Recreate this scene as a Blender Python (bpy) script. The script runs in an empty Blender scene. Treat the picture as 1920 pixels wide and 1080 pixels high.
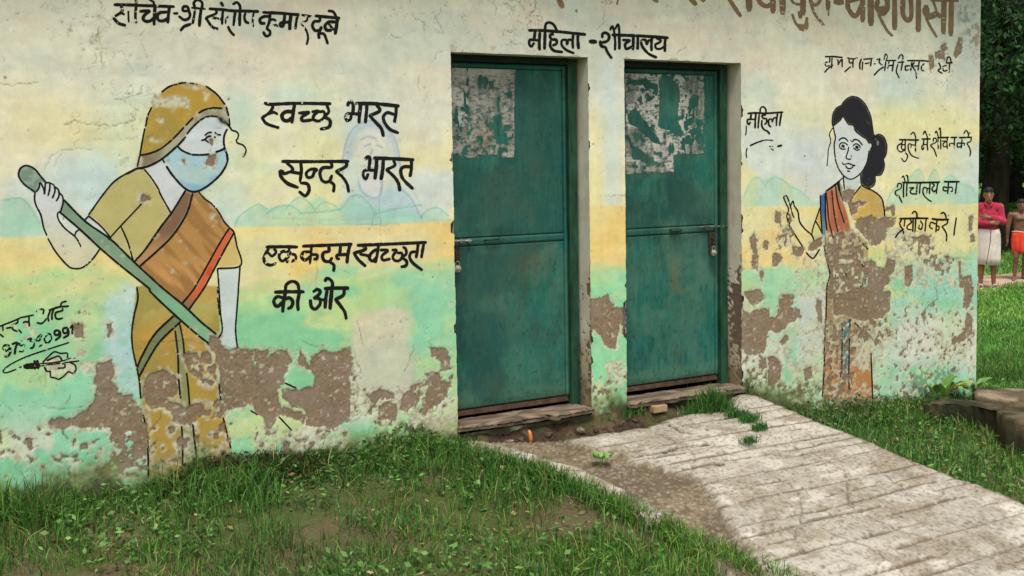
import bpy, math, random
import numpy as np
from mathutils import Matrix, Vector

random.seed(7)
RNG = np.random.default_rng(7)
S = bpy.context.scene
COL = S.collection

# ------------------------------------------------------------------ camera
F_PX, PX, PY = 1900.0, 960.0, 421.0
def _n(v):
    v = np.array(v, float); return v / np.linalg.norm(v)
_U = _n([(4600 - PX) / F_PX, (245 - PY) / F_PX, 1.0])
_D = _n([1450 - PX, 31000 - PY, F_PX]); _D = _n(_D - _U * _D.dot(_U))
_N = np.cross(_D, _U)
if _N[2] < 0: _N = -_N
ROT = np.array([_U, _N, -_D])
def ray(x, y): return ROT @ np.array([(x - PX) / F_PX, (y - PY) / F_PX, 1.0])
CAM = np.array([0, 0, 1.98]) - 5.55 * ray(845, 97)
cam = bpy.data.cameras.new('camera'); cam_o = bpy.data.objects.new('camera', cam); COL.objects.link(cam_o)
cam.sensor_width = 36; cam.sensor_fit = 'HORIZONTAL'; cam.lens = 36 * F_PX / 1920
cam.shift_x = 0; cam.shift_y = -(540 - PY) / 1920
cam.clip_start = 0.05; cam.clip_end = 900
_r, _u, _b = ROT @ np.array([1, 0, 0]), ROT @ np.array([0, -1, 0]), ROT @ np.array([0, 0, -1])
cam_o.matrix_world = Matrix(((_r[0], _u[0], _b[0], CAM[0]), (_r[1], _u[1], _b[1], CAM[1]), (_r[2], _u[2], _b[2], CAM[2]), (0, 0, 0, 1)))
S.camera = cam_o

# ------------------------------------------------------------------ light: bright overcast
world = bpy.data.worlds.new('World'); S.world = world; world.use_nodes = True
nt = world.node_tree; nt.nodes.clear()
sky = nt.nodes.new('ShaderNodeTexSky'); sky.sky_type = 'NISHITA'; sky.sun_disc = False
SUN_EL, SUN_AZ = math.radians(64), math.radians(205)
sky.sun_elevation = SUN_EL; sky.sun_rotation = SUN_AZ; sky.dust_density = 4; sky.air_density = 1.0; sky.ozone_density = 1.0
hs = nt.nodes.new('ShaderNodeHueSaturation'); hs.inputs['Saturation'].default_value = 0.30
bg = nt.nodes.new('ShaderNodeBackground'); bg.inputs['Strength'].default_value = 0.14
wo = nt.nodes.new('ShaderNodeOutputWorld')
nt.links.new(sky.outputs[0], hs.inputs['Color']); nt.links.new(hs.outputs[0], bg.inputs[0]); nt.links.new(bg.outputs[0], wo.inputs[0])
sun = bpy.data.lights.new('sun', 'SUN'); sun.energy = 1.5; sun.angle = math.radians(18); sun.color = (1.0, 0.965, 0.89)
sun_o = bpy.data.objects.new('sun', sun); COL.objects.link(sun_o)
# direction to the sun: azimuth measured from +Y clockwise, as the sky texture has it
_sd = Vector((math.sin(SUN_AZ) * math.cos(SUN_EL), math.cos(SUN_AZ) * math.cos(SUN_EL), math.sin(SUN_EL)))
sun_o.rotation_euler = _sd.to_track_quat('Z', 'Y').to_euler()
S.view_settings.view_transform = 'Standard'; S.view_settings.look = 'None'
S.view_settings.exposure = 0.46; S.view_settings.gamma = 1.0; S.view_settings.use_curve_mapping = False
S.render.engine = 'CYCLES'

# ------------------------------------------------------------------ helpers
def lin(c):
    c = np.array(c, float) / 255.0
    return np.where(c <= 0.04045, c / 12.92, ((c + 0.055) / 1.055) ** 2.4)

def tag(o, label=None, cat=None, group=None, kind=None):
    if label: o['label'] = label
    if cat: o['category'] = cat
    if group: o['group'] = group
    if kind: o['kind'] = kind
    return o

def empty(name, loc=(0, 0, 0), parent=None):
    o = bpy.data.objects.new(name, None); COL.objects.link(o); o.location = loc
    o.empty_display_size = 0.1
    if parent: o.parent = parent
    return o

def mesh_np(name, V, Fq, mats, parent=None, colors=None, smooth=False, mat_idx=None, loc=None):
    """Fq: (n,k) int array or list of such arrays with different k."""
    if not isinstance(Fq, list): Fq = [Fq]
    me = bpy.data.meshes.new(name)
    V = np.asarray(V, np.float32)
    me.vertices.add(len(V)); me.vertices.foreach_set('co', V.ravel())
    Fq = [np.asarray(f, np.int32) for f in Fq if len(f)]
    nl = sum(f.size for f in Fq); nf = sum(len(f) for f in Fq)
    me.loops.add(nl); me.polygons.add(nf)
    me.loops.foreach_set('vertex_index', np.concatenate([f.ravel() for f in Fq]) if Fq else [])
    starts = []; s = 0
    for f in Fq:
        k = f.shape[1]; starts.append(s + np.arange(len(f)) * k); s += f.size
    me.polygons.foreach_set('loop_start', np.concatenate(starts).astype(np.int32))
    if mat_idx is not None: me.polygons.foreach_set('material_index', np.asarray(mat_idx, np.int32))
    me.update(calc_edges=True)
    if smooth: me.polygons.foreach_set('use_smooth', np.ones(nf, bool))
    if colors is not None:
        a = me.color_attributes.new('paint', 'FLOAT_COLOR', 'POINT')
        c = np.ones((len(V), 4), np.float32); c[:, :3] = colors
        a.data.foreach_set('color', c.ravel())
    for m in (mats if isinstance(mats, (list, tuple)) else [mats]): me.materials.append(m)
    o = bpy.data.objects.new(name, me); COL.objects.link(o)
    if parent: o.parent = parent
    if loc is not None: o.location = loc
    return o

class MB:
    """collects simple shapes and links them as one mesh"""
    def __init__(s): s.v = []; s.f = []
    def add(s, vs, fs):
        b = len(s.v); s.v += [tuple(map(float, q)) for q in vs]; s.f += [tuple(i + b for i in q) for q in fs]
    def box(s, a, b, bev=0.0, jit=0.0):
        (x0, y0, z0), (x1, y1, z1) = a, b
        if bev <= 0:
            vs = [(x, y, z) for z in (z0, z1) for y in (y0, y1) for x in (x0, x1)]
            s.add(vs, [(0, 2, 3, 1), (4, 5, 7, 6), (0, 1, 5, 4), (2, 6, 7, 3), (0, 4, 6, 2), (1, 3, 7, 5)]); return
        import bmesh
        bm = bmesh.new(); bmesh.ops.create_cube(bm, size=1)
        for v in bm.verts:
            v.co = Vector(((x0 + x1) / 2 + v.co.x * (x1 - x0), (y0 + y1) / 2 + v.co.y * (y1 - y0), (z0 + z1) / 2 + v.co.z * (z1 - z0)))
        bmesh.ops.bevel(bm, geom=bm.edges[:], offset=bev, segments=2, affect='EDGES', profile=0.6)
        bm.verts.index_update(); s.add([v.co for v in bm.verts], [[v.index for v in f.verts] for f in bm.faces]); bm.free()
    def tube(s, pts, r, n=8, cap=True):
        pts = [np.array(p, float) for p in pts]; m = len(pts)
        rs = r if isinstance(r, (list, tuple)) else [r] * m
        vs = []; up = np.array([0.13, 0.21, 1.0])
        for i, p in enumerate(pts):
            t = pts[min(i + 1, m - 1)] - pts[max(i - 1, 0)]; t /= (np.linalg.norm(t) + 1e-9)
            a = np.cross(t, up if abs(t[2]) < .95 else np.array([1., 0, 0])); a /= np.linalg.norm(a); b = np.cross(t, a)
            for k in range(n):
                q = 2 * math.pi * k / n; vs.append(p + rs[i] * (math.cos(q) * a + math.sin(q) * b))
        fs = [(i * n + k, i * n + (k + 1) % n, (i + 1) * n + (k + 1) % n, (i + 1) * n + k) for i in range(m - 1) for k in range(n)]
        if cap: fs += [tuple(range(n))[::-1], tuple((m - 1) * n + k for k in range(n))]
        s.add(vs, fs)
    def build(s, name, mat, parent=None, smooth=False, loc=None):
        me = bpy.data.meshes.new(name); me.from_pydata(s.v, [], s.f)
        for m in (mat if isinstance(mat, (list, tuple)) else [mat]): me.materials.append(m)
        if smooth: me.polygons.foreach_set('use_smooth', np.ones(len(me.polygons), bool))
        me.update(); o = bpy.data.objects.new(name, me); COL.objects.link(o)
        if parent: o.parent = parent
        if loc is not None: o.location = loc
        return o

# value noise on numpy arrays (used to weather the paint and plaster)
_LAT = np.random.default_rng(3).random((8, 256, 256)).astype(np.float32)
def vnoise(X, Y, seed=0):
    L = _LAT[seed % 8]; ox, oy = 37.3 * seed, 91.7 * seed
    x = np.asarray(X, np.float32) + ox; y = np.asarray(Y, np.float32) + oy
    xi = np.floor(x); yi = np.floor(y); fx = x - xi; fy = y - yi
    fx = fx * fx * (3 - 2 * fx); fy = fy * fy * (3 - 2 * fy)
    xi = xi.astype(np.int64) & 255; yi = yi.astype(np.int64) & 255; x2 = (xi + 1) & 255; y2 = (yi + 1) & 255
    return (L[yi, xi] * (1 - fx) + L[yi, x2] * fx) * (1 - fy) + (L[y2, xi] * (1 - fx) + L[y2, x2] * fx) * fy
def fbm(X, Y, f, octv=4, seed=0, gain=0.5):
    a = 1.0; t = 0.0; s = 0.0
    for k in range(octv):
        s = s + a * vnoise(X * f, Y * f, seed + k); t += a; a *= gain; f *= 2.03
        X, Y = .8 * X - .6 * Y, .6 * X + .8 * Y
    return s / t          # 0..1, mean .5
def sstep(a, b, x): 
    t = np.clip((x - a) / (b - a), 0, 1); return t * t * (3 - 2 * t)

def smooth_line(P, n=6):
    P = np.asarray(P, float)
    if len(P) < 3: 
        return np.array([P[0] + (P[-1] - P[0]) * t for t in np.linspace(0, 1, 6)]) if len(P) == 2 else P
    Q = np.vstack([2 * P[0] - P[1], P, 2 * P[-1] - P[-2]]); out = []
    for i in range(1, len(Q) - 2):
        p0, p1, p2, p3 = Q[i - 1], Q[i], Q[i + 1], Q[i + 2]
        for t in np.arange(n) / n:
            out.append(0.5 * ((2 * p1) + (-p0 + p2) * t + (2 * p0 - 5 * p1 + 4 * p2 - p3) * t * t + (-p0 + 3 * p1 - 3 * p2 + p3) * t ** 3))
    out.append(Q[-2]); return np.array(out)

def on_plane(P, yy=0.0):
    """traced photo positions -> (x, z) on the vertical plane y = yy of the facade"""
    P = np.asarray(P, float); d = np.stack([(P[:, 0] - PX) / F_PX, (P[:, 1] - PY) / F_PX, np.ones(len(P))], 1) @ ROT.T
    t = (yy - CAM[1]) / d[:, 1]; Q = CAM + d * t[:, None]; return Q[:, [0, 2]]

TILES = {'A': (0, 0, 4), 'B': (480, 0, 4), 'C': (0, 270, 4), 'D': (480, 270, 4), 'E': (0, 540, 3), 'F': (480, 540, 3),
         'G': (960, 0, 4), 'H': (1440, 0, 4), 'I': (960, 270, 4), 'J': (1440, 270, 4), 'K': (960, 540, 3), 'L': (1440, 540, 3),
         'KO': (480, 500, 8), 'KH': (1640, 230, 9.6), 'SH': (1640, 342, 9.6), 'GP': (1520, 90, 6.857), 'S1': (200, 0, 8), 'S2': (420, 0, 8),
         'NA': (0, 550, 6.355), 'MA': (1380, 180, 9), 'R1': (1280, 0, 6.857), 'R2': (1540, 0, 6.857), 'MS': (940, 0, 5.333), 'Z1': (480, 150, 5.053), 'Z2': (480, 430, 5.053),
         'W2': (1520, 170, 5.68), 'W3': (1440, 340, 4.908), 'HD': (240, 140, 4.696), 'EY': (380, 180, 9), 'HN': (20, 290, 4.696), 'P': (0, 0, 1)}
def T(s):
    """'TILE x,y x,y ...' (tile name may change midway) -> Nx2 photo positions"""
    out = []; t = None
    for w in s.split():
        if w in TILES: t = TILES[w]; continue
        a, b = w.split(','); out.append((t[0] + float(a) / t[2], t[1] + float(b) / t[2]))
    return np.array(out)

# ------------------------------------------------------------------ materials
def new_mat(name):
    m = bpy.data.materials.new(name); m.use_nodes = True; n = m.node_tree
    return m, n, n.nodes['Principled BSDF']
def noise_node(n, scale, detail=6, rough=0.6, coord='Object', stretch=None):
    tc = n.nodes.new('ShaderNodeTexCoord'); no = n.nodes.new('ShaderNodeTexNoise')
    no.inputs['Scale'].default_value = scale; no.inputs['Detail'].default_value = detail; no.inputs['Roughness'].default_value = rough
    src = tc.outputs[coord]
    if stretch:
        mp = n.nodes.new('ShaderNodeMapping'); mp.inputs['Scale'].default_value = stretch
        n.links.new(src, mp.inputs[0]); src = mp.outputs[0]
    n.links.new(src, no.inputs['Vector']); return no
def attr_mat(name, rough=0.85, grain=0.12, gscale=220, bump=0.25, bscale=160, bdist=0.0015, spec=0.25, low=0.08):
    """paint attribute x fine grain, with fine relief"""
    m, n, p = new_mat(name)
    at = n.nodes.new('ShaderNodeAttribute'); at.attribute_name = 'paint'
    no = noise_node(n, gscale); mr = n.nodes.new('ShaderNodeMapRange')
    mr.inputs['From Min'].default_value = 0.25; mr.inputs['From Max'].default_value = 0.75
    mr.inputs['To Min'].default_value = 1 - grain; mr.inputs['To Max'].default_value = 1 + grain
    n.links.new(no.outputs['Fac'], mr.inputs['Value'])
    n2 = noise_node(n, 9, 5); m2 = n.nodes.new('ShaderNodeMapRange')
    m2.inputs['From Min'].default_value = 0.3; m2.inputs['From Max'].default_value = 0.7
    m2.inputs['To Min'].default_value = 1 - low; m2.inputs['To Max'].default_value = 1 + low
    n.links.new(n2.outputs['Fac'], m2.inputs['Value'])
    mu = n.nodes.new('ShaderNodeMath'); mu.operation = 'MULTIPLY'; n.links.new(mr.outputs[0], mu.inputs[0]); n.links.new(m2.outputs[0], mu.inputs[1])
    vm = n.nodes.new('ShaderNodeVectorMath'); vm.operation = 'SCALE'
    n.links.new(at.outputs['Color'], vm.inputs[0]); n.links.new(mu.outputs[0], vm.inputs['Scale'])
    n.links.new(vm.outputs[0], p.inputs['Base Color'])
    nb = noise_node(n, bscale, 8, 0.7); bu = n.nodes.new('ShaderNodeBump'); bu.inputs['Strength'].default_value = bump; bu.inputs['Distance'].default_value = bdist
    n.links.new(nb.outputs['Fac'], bu.inputs['Height']); n.links.new(bu.outputs[0], p.inputs['Normal'])
    p.inputs['Roughness'].default_value = rough; p.inputs['Specular IOR Level'].default_value = spec
    return m
def ramp_mat(name, c1, c2, scale=8, rough=0.8, bump=0.3, bscale=60, bdist=0.004, spec=0.3, stretch=None, metallic=0, mid=(0.35, 0.65)):
    m, n, p = new_mat(name); no = noise_node(n, scale, 8, 0.65, stretch=stretch); cr = n.nodes.new('ShaderNodeValToRGB')
    cr.color_ramp.elements[0].position = mid[0]; cr.color_ramp.elements[1].position = mid[1]
    cr.color_ramp.elements[0].color = (*lin(c1), 1); cr.color_ramp.elements[1].color = (*lin(c2), 1)
    n.links.new(no.outputs['Fac'], cr.inputs[0]); n.links.new(cr.outputs[0], p.inputs['Base Color'])
    nb = noise_node(n, bscale, 8, 0.7); bu = n.nodes.new('ShaderNodeBump'); bu.inputs['Strength'].default_value = bump; bu.inputs['Distance'].default_value = bdist
    n.links.new(nb.outputs['Fac'], bu.inputs['Height']); n.links.new(bu.outputs[0], p.inputs['Normal'])
    p.inputs['Roughness'].default_value = rough; p.inputs['Specular IOR Level'].default_value = spec; p.inputs['Metallic'].default_value = metallic
    return m
M_WALL = attr_mat('painted_plaster', rough=0.88, grain=0.10, gscale=260, bump=0.35, bscale=120)
M_DOOR = attr_mat('painted_steel', rough=0.62, grain=0.10, gscale=180, bump=0.12, bscale=30, bdist=0.002, spec=0.4)
M_PAPER = attr_mat('old_paper', rough=0.9, grain=0.2, gscale=300, bump=0.5, bscale=200)
M_CONC = attr_mat('weathered_concrete', rough=0.92, grain=0.16, gscale=140, bump=0.6, bscale=70, bdist=0.003)
M_INK = ramp_mat('black_enamel_paint', (17, 15, 14), (34, 31, 28), scale=60, rough=0.75, bump=0.15, bscale=150, bdist=0.0008, spec=0.15)
M_BROWNP = ramp_mat('brown_enamel_paint', (122, 94, 66), (146, 116, 86), scale=14, rough=0.7, bump=0.15, bscale=150, bdist=0.0008)
M_GREENF = ramp_mat('dark_green_steel', (16, 44, 32), (40, 84, 58), scale=18, rough=0.6, bump=0.3, bscale=60, bdist=0.002, stretch=(1, 1, 0.3))
M_SHADEDF = ramp_mat('shaded_dark_steel', (12, 20, 16), (26, 38, 30), scale=18, rough=0.7, bump=0.3, bscale=60, bdist=0.002)  # dark frame steel with the shade under the lintel put into its colour
M_STEEL = ramp_mat('worn_steel', (120, 114, 104), (196, 190, 180), scale=30, rough=0.38, bump=0.2, bscale=80, metallic=0.7)
M_RUST = ramp_mat('rusty_iron', (28, 22, 18), (70, 54, 42), scale=50, rough=0.85, bump=0.5, bscale=120)
M_SIDE = ramp_mat('limewashed_side_wall', (168, 160, 140), (200, 195, 172), scale=3, rough=0.9, bump=0.4, bscale=50)
M_ROOFC = ramp_mat('roof_concrete', (96, 92, 84), (140, 134, 122), scale=5, rough=0.95, bump=0.5, bscale=50)
M_LEAF = attr_mat('foliage', rough=0.6, grain=0.12, gscale=40, bump=0.0, spec=0.3)
M_GRASS = attr_mat('grass_blades', rough=0.55, grain=0.1, gscale=40, bump=0.0, spec=0.3)
for _m, _t in ((M_LEAF, 0.10), (M_GRASS, 0.12)):
    _n2 = _m.node_tree; _p = _n2.nodes['Principled BSDF']
    _tr = _n2.nodes.new('ShaderNodeBsdfTranslucent'); _mx = _n2.nodes.new('ShaderNodeMixShader'); _mx.inputs[0].default_value = _t * 2
    _src = _p.inputs['Base Color'].links[0].from_socket
    _n2.links.new(_src, _tr.inputs['Color']); _n2.links.new(_p.outputs[0], _mx.inputs[1]); _n2.links.new(_tr.outputs[0], _mx.inputs[2])
    _n2.links.new(_mx.outputs[0], _n2.nodes['Material Output'].inputs['Surface'])
M_BARK = ramp_mat('bark', (28, 24, 20), (66, 56, 46), scale=6, rough=0.95, bump=0.9, bscale=14, bdist=0.05, stretch=(1, 1, 0.25))
M_SOIL = attr_mat('damp_soil', rough=0.95, grain=0.3, gscale=90, bump=0.9, bscale=45, bdist=0.012)
M_EARTH = attr_mat('earth', rough=0.95, grain=0.3, gscale=60, bump=0.8, bscale=30, bdist=0.02)

# ------------------------------------------------------------------ traced lettering: 'width[~wear]| points'
TEXT = {}
TEXT['secretary'] = ('black hand-painted line of lettering at the top left of the wall, flaking', '''
6|S1 115,70 300,72 600,85 1010,100
5.5~.15|S1 215,90 235,150 210,190 130,240
6|S1 105,275 180,350 280,380
5|S1 195,185 262,215
4~.55|S1 330,110 325,210 330,330
5.5~.25|S1 440,-8 440,110 430,230 440,340
6.5|S1 500,170 640,165 570,225 545,280 590,320 660,310 715,260
6.5|S1 725,90 715,240 710,370
5|S1 640,-10 700,30 715,80
6.5|S1 900,180 800,190 760,240 780,305 850,312 920,270
6.5|S1 940,110 925,230 915,340
5|S1 1005,200 1065,200
5.5|S1 1205,165 1145,160 1150,105 1210,100 1232,165 1250,220 1230,275 1160,296 1085,245
6|S1 1112,455 1165,395 1260,360
5~.12|S1 1330,110 1312,230 1290,350
4.5|S1 1275,115 1380,125 1480,135
6|S1 1415,140 1400,260 1390,390
5.5|S1 1325,110 1305,50 1340,5 1390,5 1432,45 1430,120
6|S1 1540,130 1750,145 S2 100,160 300,165 515,172
5.5|S1 1640,140 1640,200 1500,265 1515,310 1560,380
5.5~.3|S1 1560,380 1610,420 1665,432
5~.1|S1 1590,265 1720,290
5.5~.15|S1 1745,150 1735,250 1730,360
6|S1 1715,38 1745,88
4~.45|S2 160,240 80,240 30,290 30,350 60,400
5|S2 60,400 95,470 150,530
5.5|S2 168,180 155,280 142,380
6|S2 240,165 235,280 235,380
5.5|S2 135,62 190,35 235,80 245,160
5.5|S2 320,195 305,260 325,325 370,345
4~.5|S2 445,190 430,290 435,400
6|S2 585,185 800,195 1000,212 1120,222
6|S2 690,250 610,245 540,285 555,345 610,350
5.5|S2 690,205 680,320 640,430
5|S2 690,300 740,290 775,310
5.5|S2 640,430 690,470 685,520 630,540 590,480
5~.7|S2 740,370 830,395
6.5|S2 910,225 898,335
6|S2 898,335 850,345 846,385 880,398 898,360
6|S2 892,338 1000,328
7|S2 1005,215 990,330 985,440
5.5~.1|S2 1105,225 1085,320 1072,430
5~.2|S2 1170,225 1310,248
4~.45|S2 1250,250 1240,310 1165,350 1220,430
4.5|S2 1222,432 1250,500 1260,580 1240,665
6|S2 1370,238 1550,255 1730,272
6|S2 1440,260 1432,315 1355,322 1325,385 1365,455 1440,455
6|S2 1440,455 1462,405
6|S2 1440,470 1420,510 1425,572
5.5|S2 1440,500 1500,510 1530,580 1555,655
6.5|S2 1660,330 1570,330 1515,385 1540,450 1610,455
5~.1|S2 1570,360 1650,450
7|S2 1700,280 1685,400 1668,508
5.5|S2 1565,162 1640,180 1685,265
''')
TEXT['clean_a'] = ('bold black lettering, the first slogan line beside the masked woman mural', '''
6.5|B 65,772 110,782 300,775 560,778
6|B 118,785 125,805 100,845 50,880
6|B 45,880 70,920 110,940 170,958
5.5|B 85,858 130,842 160,855
7|B 275,838 225,838 195,862 205,898 240,905 270,880
7|B 288,785 278,850 268,920
6.5|B 322,848 398,842
6.5|B 398,842 345,878 350,905 415,900
6|Z1 532,302 590,292 548,335 545,375 600,388 648,345 640,300 600,302
6|Z1 648,345 688,300 672,240
6.5|Z1 648,350 700,385 690,445 612,465
6.5|Z1 868,242 880,212 912,216 922,262 912,325
6|Z1 912,322 868,318 848,350 862,384 892,372 902,335
6|Z1 905,318 975,322
7|B 785,782 776,850 772,918
7|B 832,785 827,850 820,918
7|B 750,776 900,778 1070,795
6.5|B 905,788 928,830 852,868
6.5|B 852,868 905,925 940,965 955,1020
6.5|B 1035,858 985,845 955,875 965,920 1005,970 1065,996
6.5|B 1052,800 1048,860 1038,914
''')
TEXT['clean_b'] = ('bold black lettering, the second slogan line above the painted green hills', '''
6.5|D 195,130 400,132 695,130
6|Z1 290,785 345,835 335,862 262,892
9|Z1 232,862 262,885
7|Z1 225,862 240,920 300,980 395,1018
6|Z1 320,870 425,885
6.5|D 335,140 340,200 330,280
6.5|D 335,292 385,300 398,345 370,388 325,358
6|D 455,188 410,190 378,215 385,248 420,245 440,205 460,192
6.5|Z1 712,780 715,825 635,832 606,880 622,945 660,968 700,955
6.5|Z1 700,955 718,905
6|Z1 700,962 738,995 734,1058
6.5|Z1 858,775 850,820 758,868
6|Z1 758,868 820,920 862,985 878,1058
7|D 885,105 1030,110 1180,118
6.5|Z1 1035,748 1058,728 1078,748 1068,850
6|Z1 1068,850 1022,862 1015,905 1040,938 1062,890
6|Z1 1066,852 1140,858
7|D 905,115 900,190 892,260
7|D 955,120 950,190 938,265
6|D 1030,120 1040,160 978,192
6.5|D 978,192 1040,250 1070,300 1078,350
6.5|D 1155,170 1105,172 1085,205 1105,265 1175,335
6.5|D 1165,120 1165,180 1155,242
''')
TEXT['clean_c'] = ('bold black lettering, the third and longest slogan line on the yellow band', '''
6.5|D 78,772 200,770 308,772
6.5|D 352,766 500,760 718,752
6.5|D 762,760 1000,750 1275,738
6~.1|D 100,775 62,840 65,885 105,908 150,895
5~.1|D 90,815 120,840 150,810 130,780
6~.05|D 260,812 200,805 172,840 195,878 240,850
5.5~.15|D 250,775 245,830 232,888
5.5~.1|D 250,825 290,830 298,860 265,882
6~.1|D 410,808 355,812 342,850 370,870 410,840
5~.3|D 415,770 412,830 402,898
5.5|D 415,828 458,832 455,860 435,862
6.5|Z2 690,165 690,205 642,220 630,260 652,300 700,305
6|Z2 702,300 718,270
6|Z2 700,308 738,340 735,395
6|Z2 800,160 792,240
6|Z2 792,240 765,246 766,275 788,278
6|Z2 785,242 862,236
6.5|D 705,755 690,820 682,890
6.5|D 800,762 820,790 735,818
6.5|D 735,818 765,865 820,915
6|D 780,826 830,835 860,842
6|D 905,790 870,812 848,850 875,878 905,845
6|D 918,752 910,820 895,888
6|Z2 1180,195 1248,200 1195,248 1202,290 1268,280
5.6|Z2 1290,195 1330,200 1298,250 1308,290 1352,298 1384,262 1380,225 1340,224
5.6|Z2 1384,262 1424,230 1415,180 1392,170
6|Z2 1388,268 1428,305 1418,345 1375,355
6|D 1205,808 1165,812 1152,850 1180,895 1245,945
6|D 1215,745 1210,800 1200,850
6|D 1258,742 1250,790 1240,850
''')
TEXT['clean_d'] = ('bold black lettering of two words, the lowest slogan line on the green band', '''
7|KO 285,382 480,376 715,375
6.5|KO 440,360 455,270 540,220 620,255 645,350
7|KO 440,390 415,500 400,675
6.5|KO 400,465 320,450 268,505 285,575 335,590 400,520
6.5|KO 420,490 500,468 550,525 530,600 480,628
7|KO 650,395 625,520 632,650
6.5|KO 858,375 920,340 965,375 930,430 868,470
6.5|KO 868,470 950,480 960,560 890,635 830,600 815,500
6|KO 950,495 1045,495
7|KO 1065,350 1045,480 1035,615
7.5|KO 1135,350 1120,500 1110,630
6.5|KO 1035,215 1060,175 1115,195 1145,245 1142,310
7.5|KO 1030,328 1200,320 1385,322
6.5|KO 1325,345 1305,430 1190,490
6.5|KO 1190,490 1270,590 1330,680 1352,780
''')
TEXT['painter'] = ('small black painter signature with a phone number at the lower left', '''
3.4|NA -20,398 120,345 235,298
3.4|NA 240,290 400,258
3.2|NA 32,380 35,445
3.6|NA 0,488 40,518
3.4|NA 75,415 132,405
3.6|NA 205,310 210,345 150,385 155,430 205,452
3.6|NA 222,430 255,470
3.4|NA 278,352 300,338 345,345
3.6|NA 345,280 345,340 350,390
3.2~.6|NA 430,215 445,205 480,188
3.4|NA 482,188 520,195 512,245
3.4|NA 440,348 490,358 530,330 552,300
3.8|NA 600,200 572,280 580,330
3.8|NA 640,185 620,250 618,312
4|NA 585,200 700,162 815,152
3.6|NA 720,160 735,110 790,92
3.8|NA 745,180 740,205 665,230 662,285 690,305 745,295
4.4~.2|NA 110,622 60,618 40,655 85,688 118,650 125,700 90,750 40,745
4.4|NA 145,605 205,588 185,650 175,722
3.8~.4|NA 290,572 240,572 235,620 290,620 300,660 265,698 230,690
3.8~.15|NA 325,548 375,538 358,578 405,592 395,640 360,655
3.4~.6|NA 410,560 450,520 495,488 470,560 430,565
3.4~.5|NA 455,635 500,615
4~.3|NA 565,482 530,540 545,585 585,580 612,530 595,485 565,482
4.4|NA 700,440 655,448 655,492 695,490 712,450 715,510 660,558
4.4|NA 800,405 752,425 760,472 800,465 808,420 815,490 755,530
3.8|NA 838,412 865,380 860,482
3|NA 935,350 920,392
2.8|NA 820,585 560,670 300,760 120,850 38,918 70,945 190,905
2.8|NA 228,880 256,875
''')
TEXT['quill'] = ('small black drawing of a hand holding a pen under the painter signature', '''
11|NA 295,872 340,868 462,858
5|NA 412,802 415,900
5|NA 445,800 455,895
2.6|NA 470,838 640,825 800,790
2.8~.3|NA 470,865 700,835 940,805
3|NA 510,822 590,740 650,695 720,715 800,712 802,770
3.6|NA 560,802 640,765 700,748 740,795
4|NA 530,880 560,930 600,930
3|NA 600,930 605,995 650,1005 700,1022 760,985 815,935 870,952 905,905 890,850 840,828
3|NA 690,892 765,885 772,845 740,838
3~.3|NA 810,780 900,768
''')
TEXT['women_toilet'] = ('black lettering painted over the lintels of the two green doors', '''
6|MS 275,303 400,305 550,315 840,345
5.6|MS 435,300 445,240 480,225 520,245 545,285 560,325
6|MS 335,322 328,400
5.5|MS 328,400 285,400 278,440 300,465 325,430
5|MS 322,400 385,405
6|MS 385,330 380,410 382,498
6|MS 437,325 435,400 432,490
5.5|MS 520,340 487,352 500,392 545,398 552,435 515,455
5.5|MS 492,410 490,465 530,508 610,520
5|MS 655,445 648,402 605,405 605,455 650,500 725,532
5|MS 660,440 670,398 715,405
5.5|MS 718,350 712,410 716,480
6|MS 765,352 765,410 772,485
8|MS 885,415 945,417
5.6|MS 1010,375 1010,340 1045,328 1078,360 1060,410 990,428
6|MS 985,412 1000,460 1040,470
5.6|MS 1040,470 1060,520 1100,580
5|MS 1132,345 1138,420 1135,498
5.5|MS 1178,345 1180,420 1180,490
4.5|MS 1088,300 1110,262 1125,300 1132,345
4.5|MS 1140,290 1165,242 1178,290 1178,340
6.2|MS 1110,348 1400,360 1665,378
5.5|MS 1215,400 1285,405 1238,440 1250,488 1312,462
6|MS 1320,370 1315,495
5.5|MS 1365,375 1362,490
5.5|MS 1455,445 1440,400 1400,410 1410,465 1470,535 1550,575
4.5|MS 1458,440 1475,402 1500,412
5.5|MS 1505,380 1500,440 1502,505
4.8|MS 1548,382 1594,404 1578,426 1540,447 1550,484 1590,488 1632,462
6|MS 1642,380 1635,440 1635,512
''')
TEXT['women'] = ('small black word between the right door and the woman with a bun', '''
4|MA 198,295 330,285 500,292 790,272
3.6|MA 402,285 415,205 458,182 498,220 505,290
3.8|MA 252,310 244,395
3.6|MA 244,395 196,398 190,445 215,482 242,440
3.4|MA 240,395 330,390
3.8|MA 332,300 322,420 320,540
3.8|MA 388,310 378,420 370,540
3.6|MA 500,315 435,335 460,378 512,385 510,450 480,480
3.8|MA 435,410 432,500 470,565 530,595 565,640
3.6|MA 612,440 600,390 550,405 555,490 590,518
3.2|MA 612,430 640,370 690,375
3.8|MA 700,300 685,400 680,500
3.8|MA 768,285 748,400 735,500
3|MA 235,838 350,785 450,750
2|MA 450,750 520,742 620,748
4|MA 700,850 770,832
2.2~.3|MA 560,850 620,850
2.2~.3|MA 585,888 635,915
2.5|MA 172,500 170,600 158,660
2.5|MA 185,880 170,950 175,1040
''')
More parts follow.
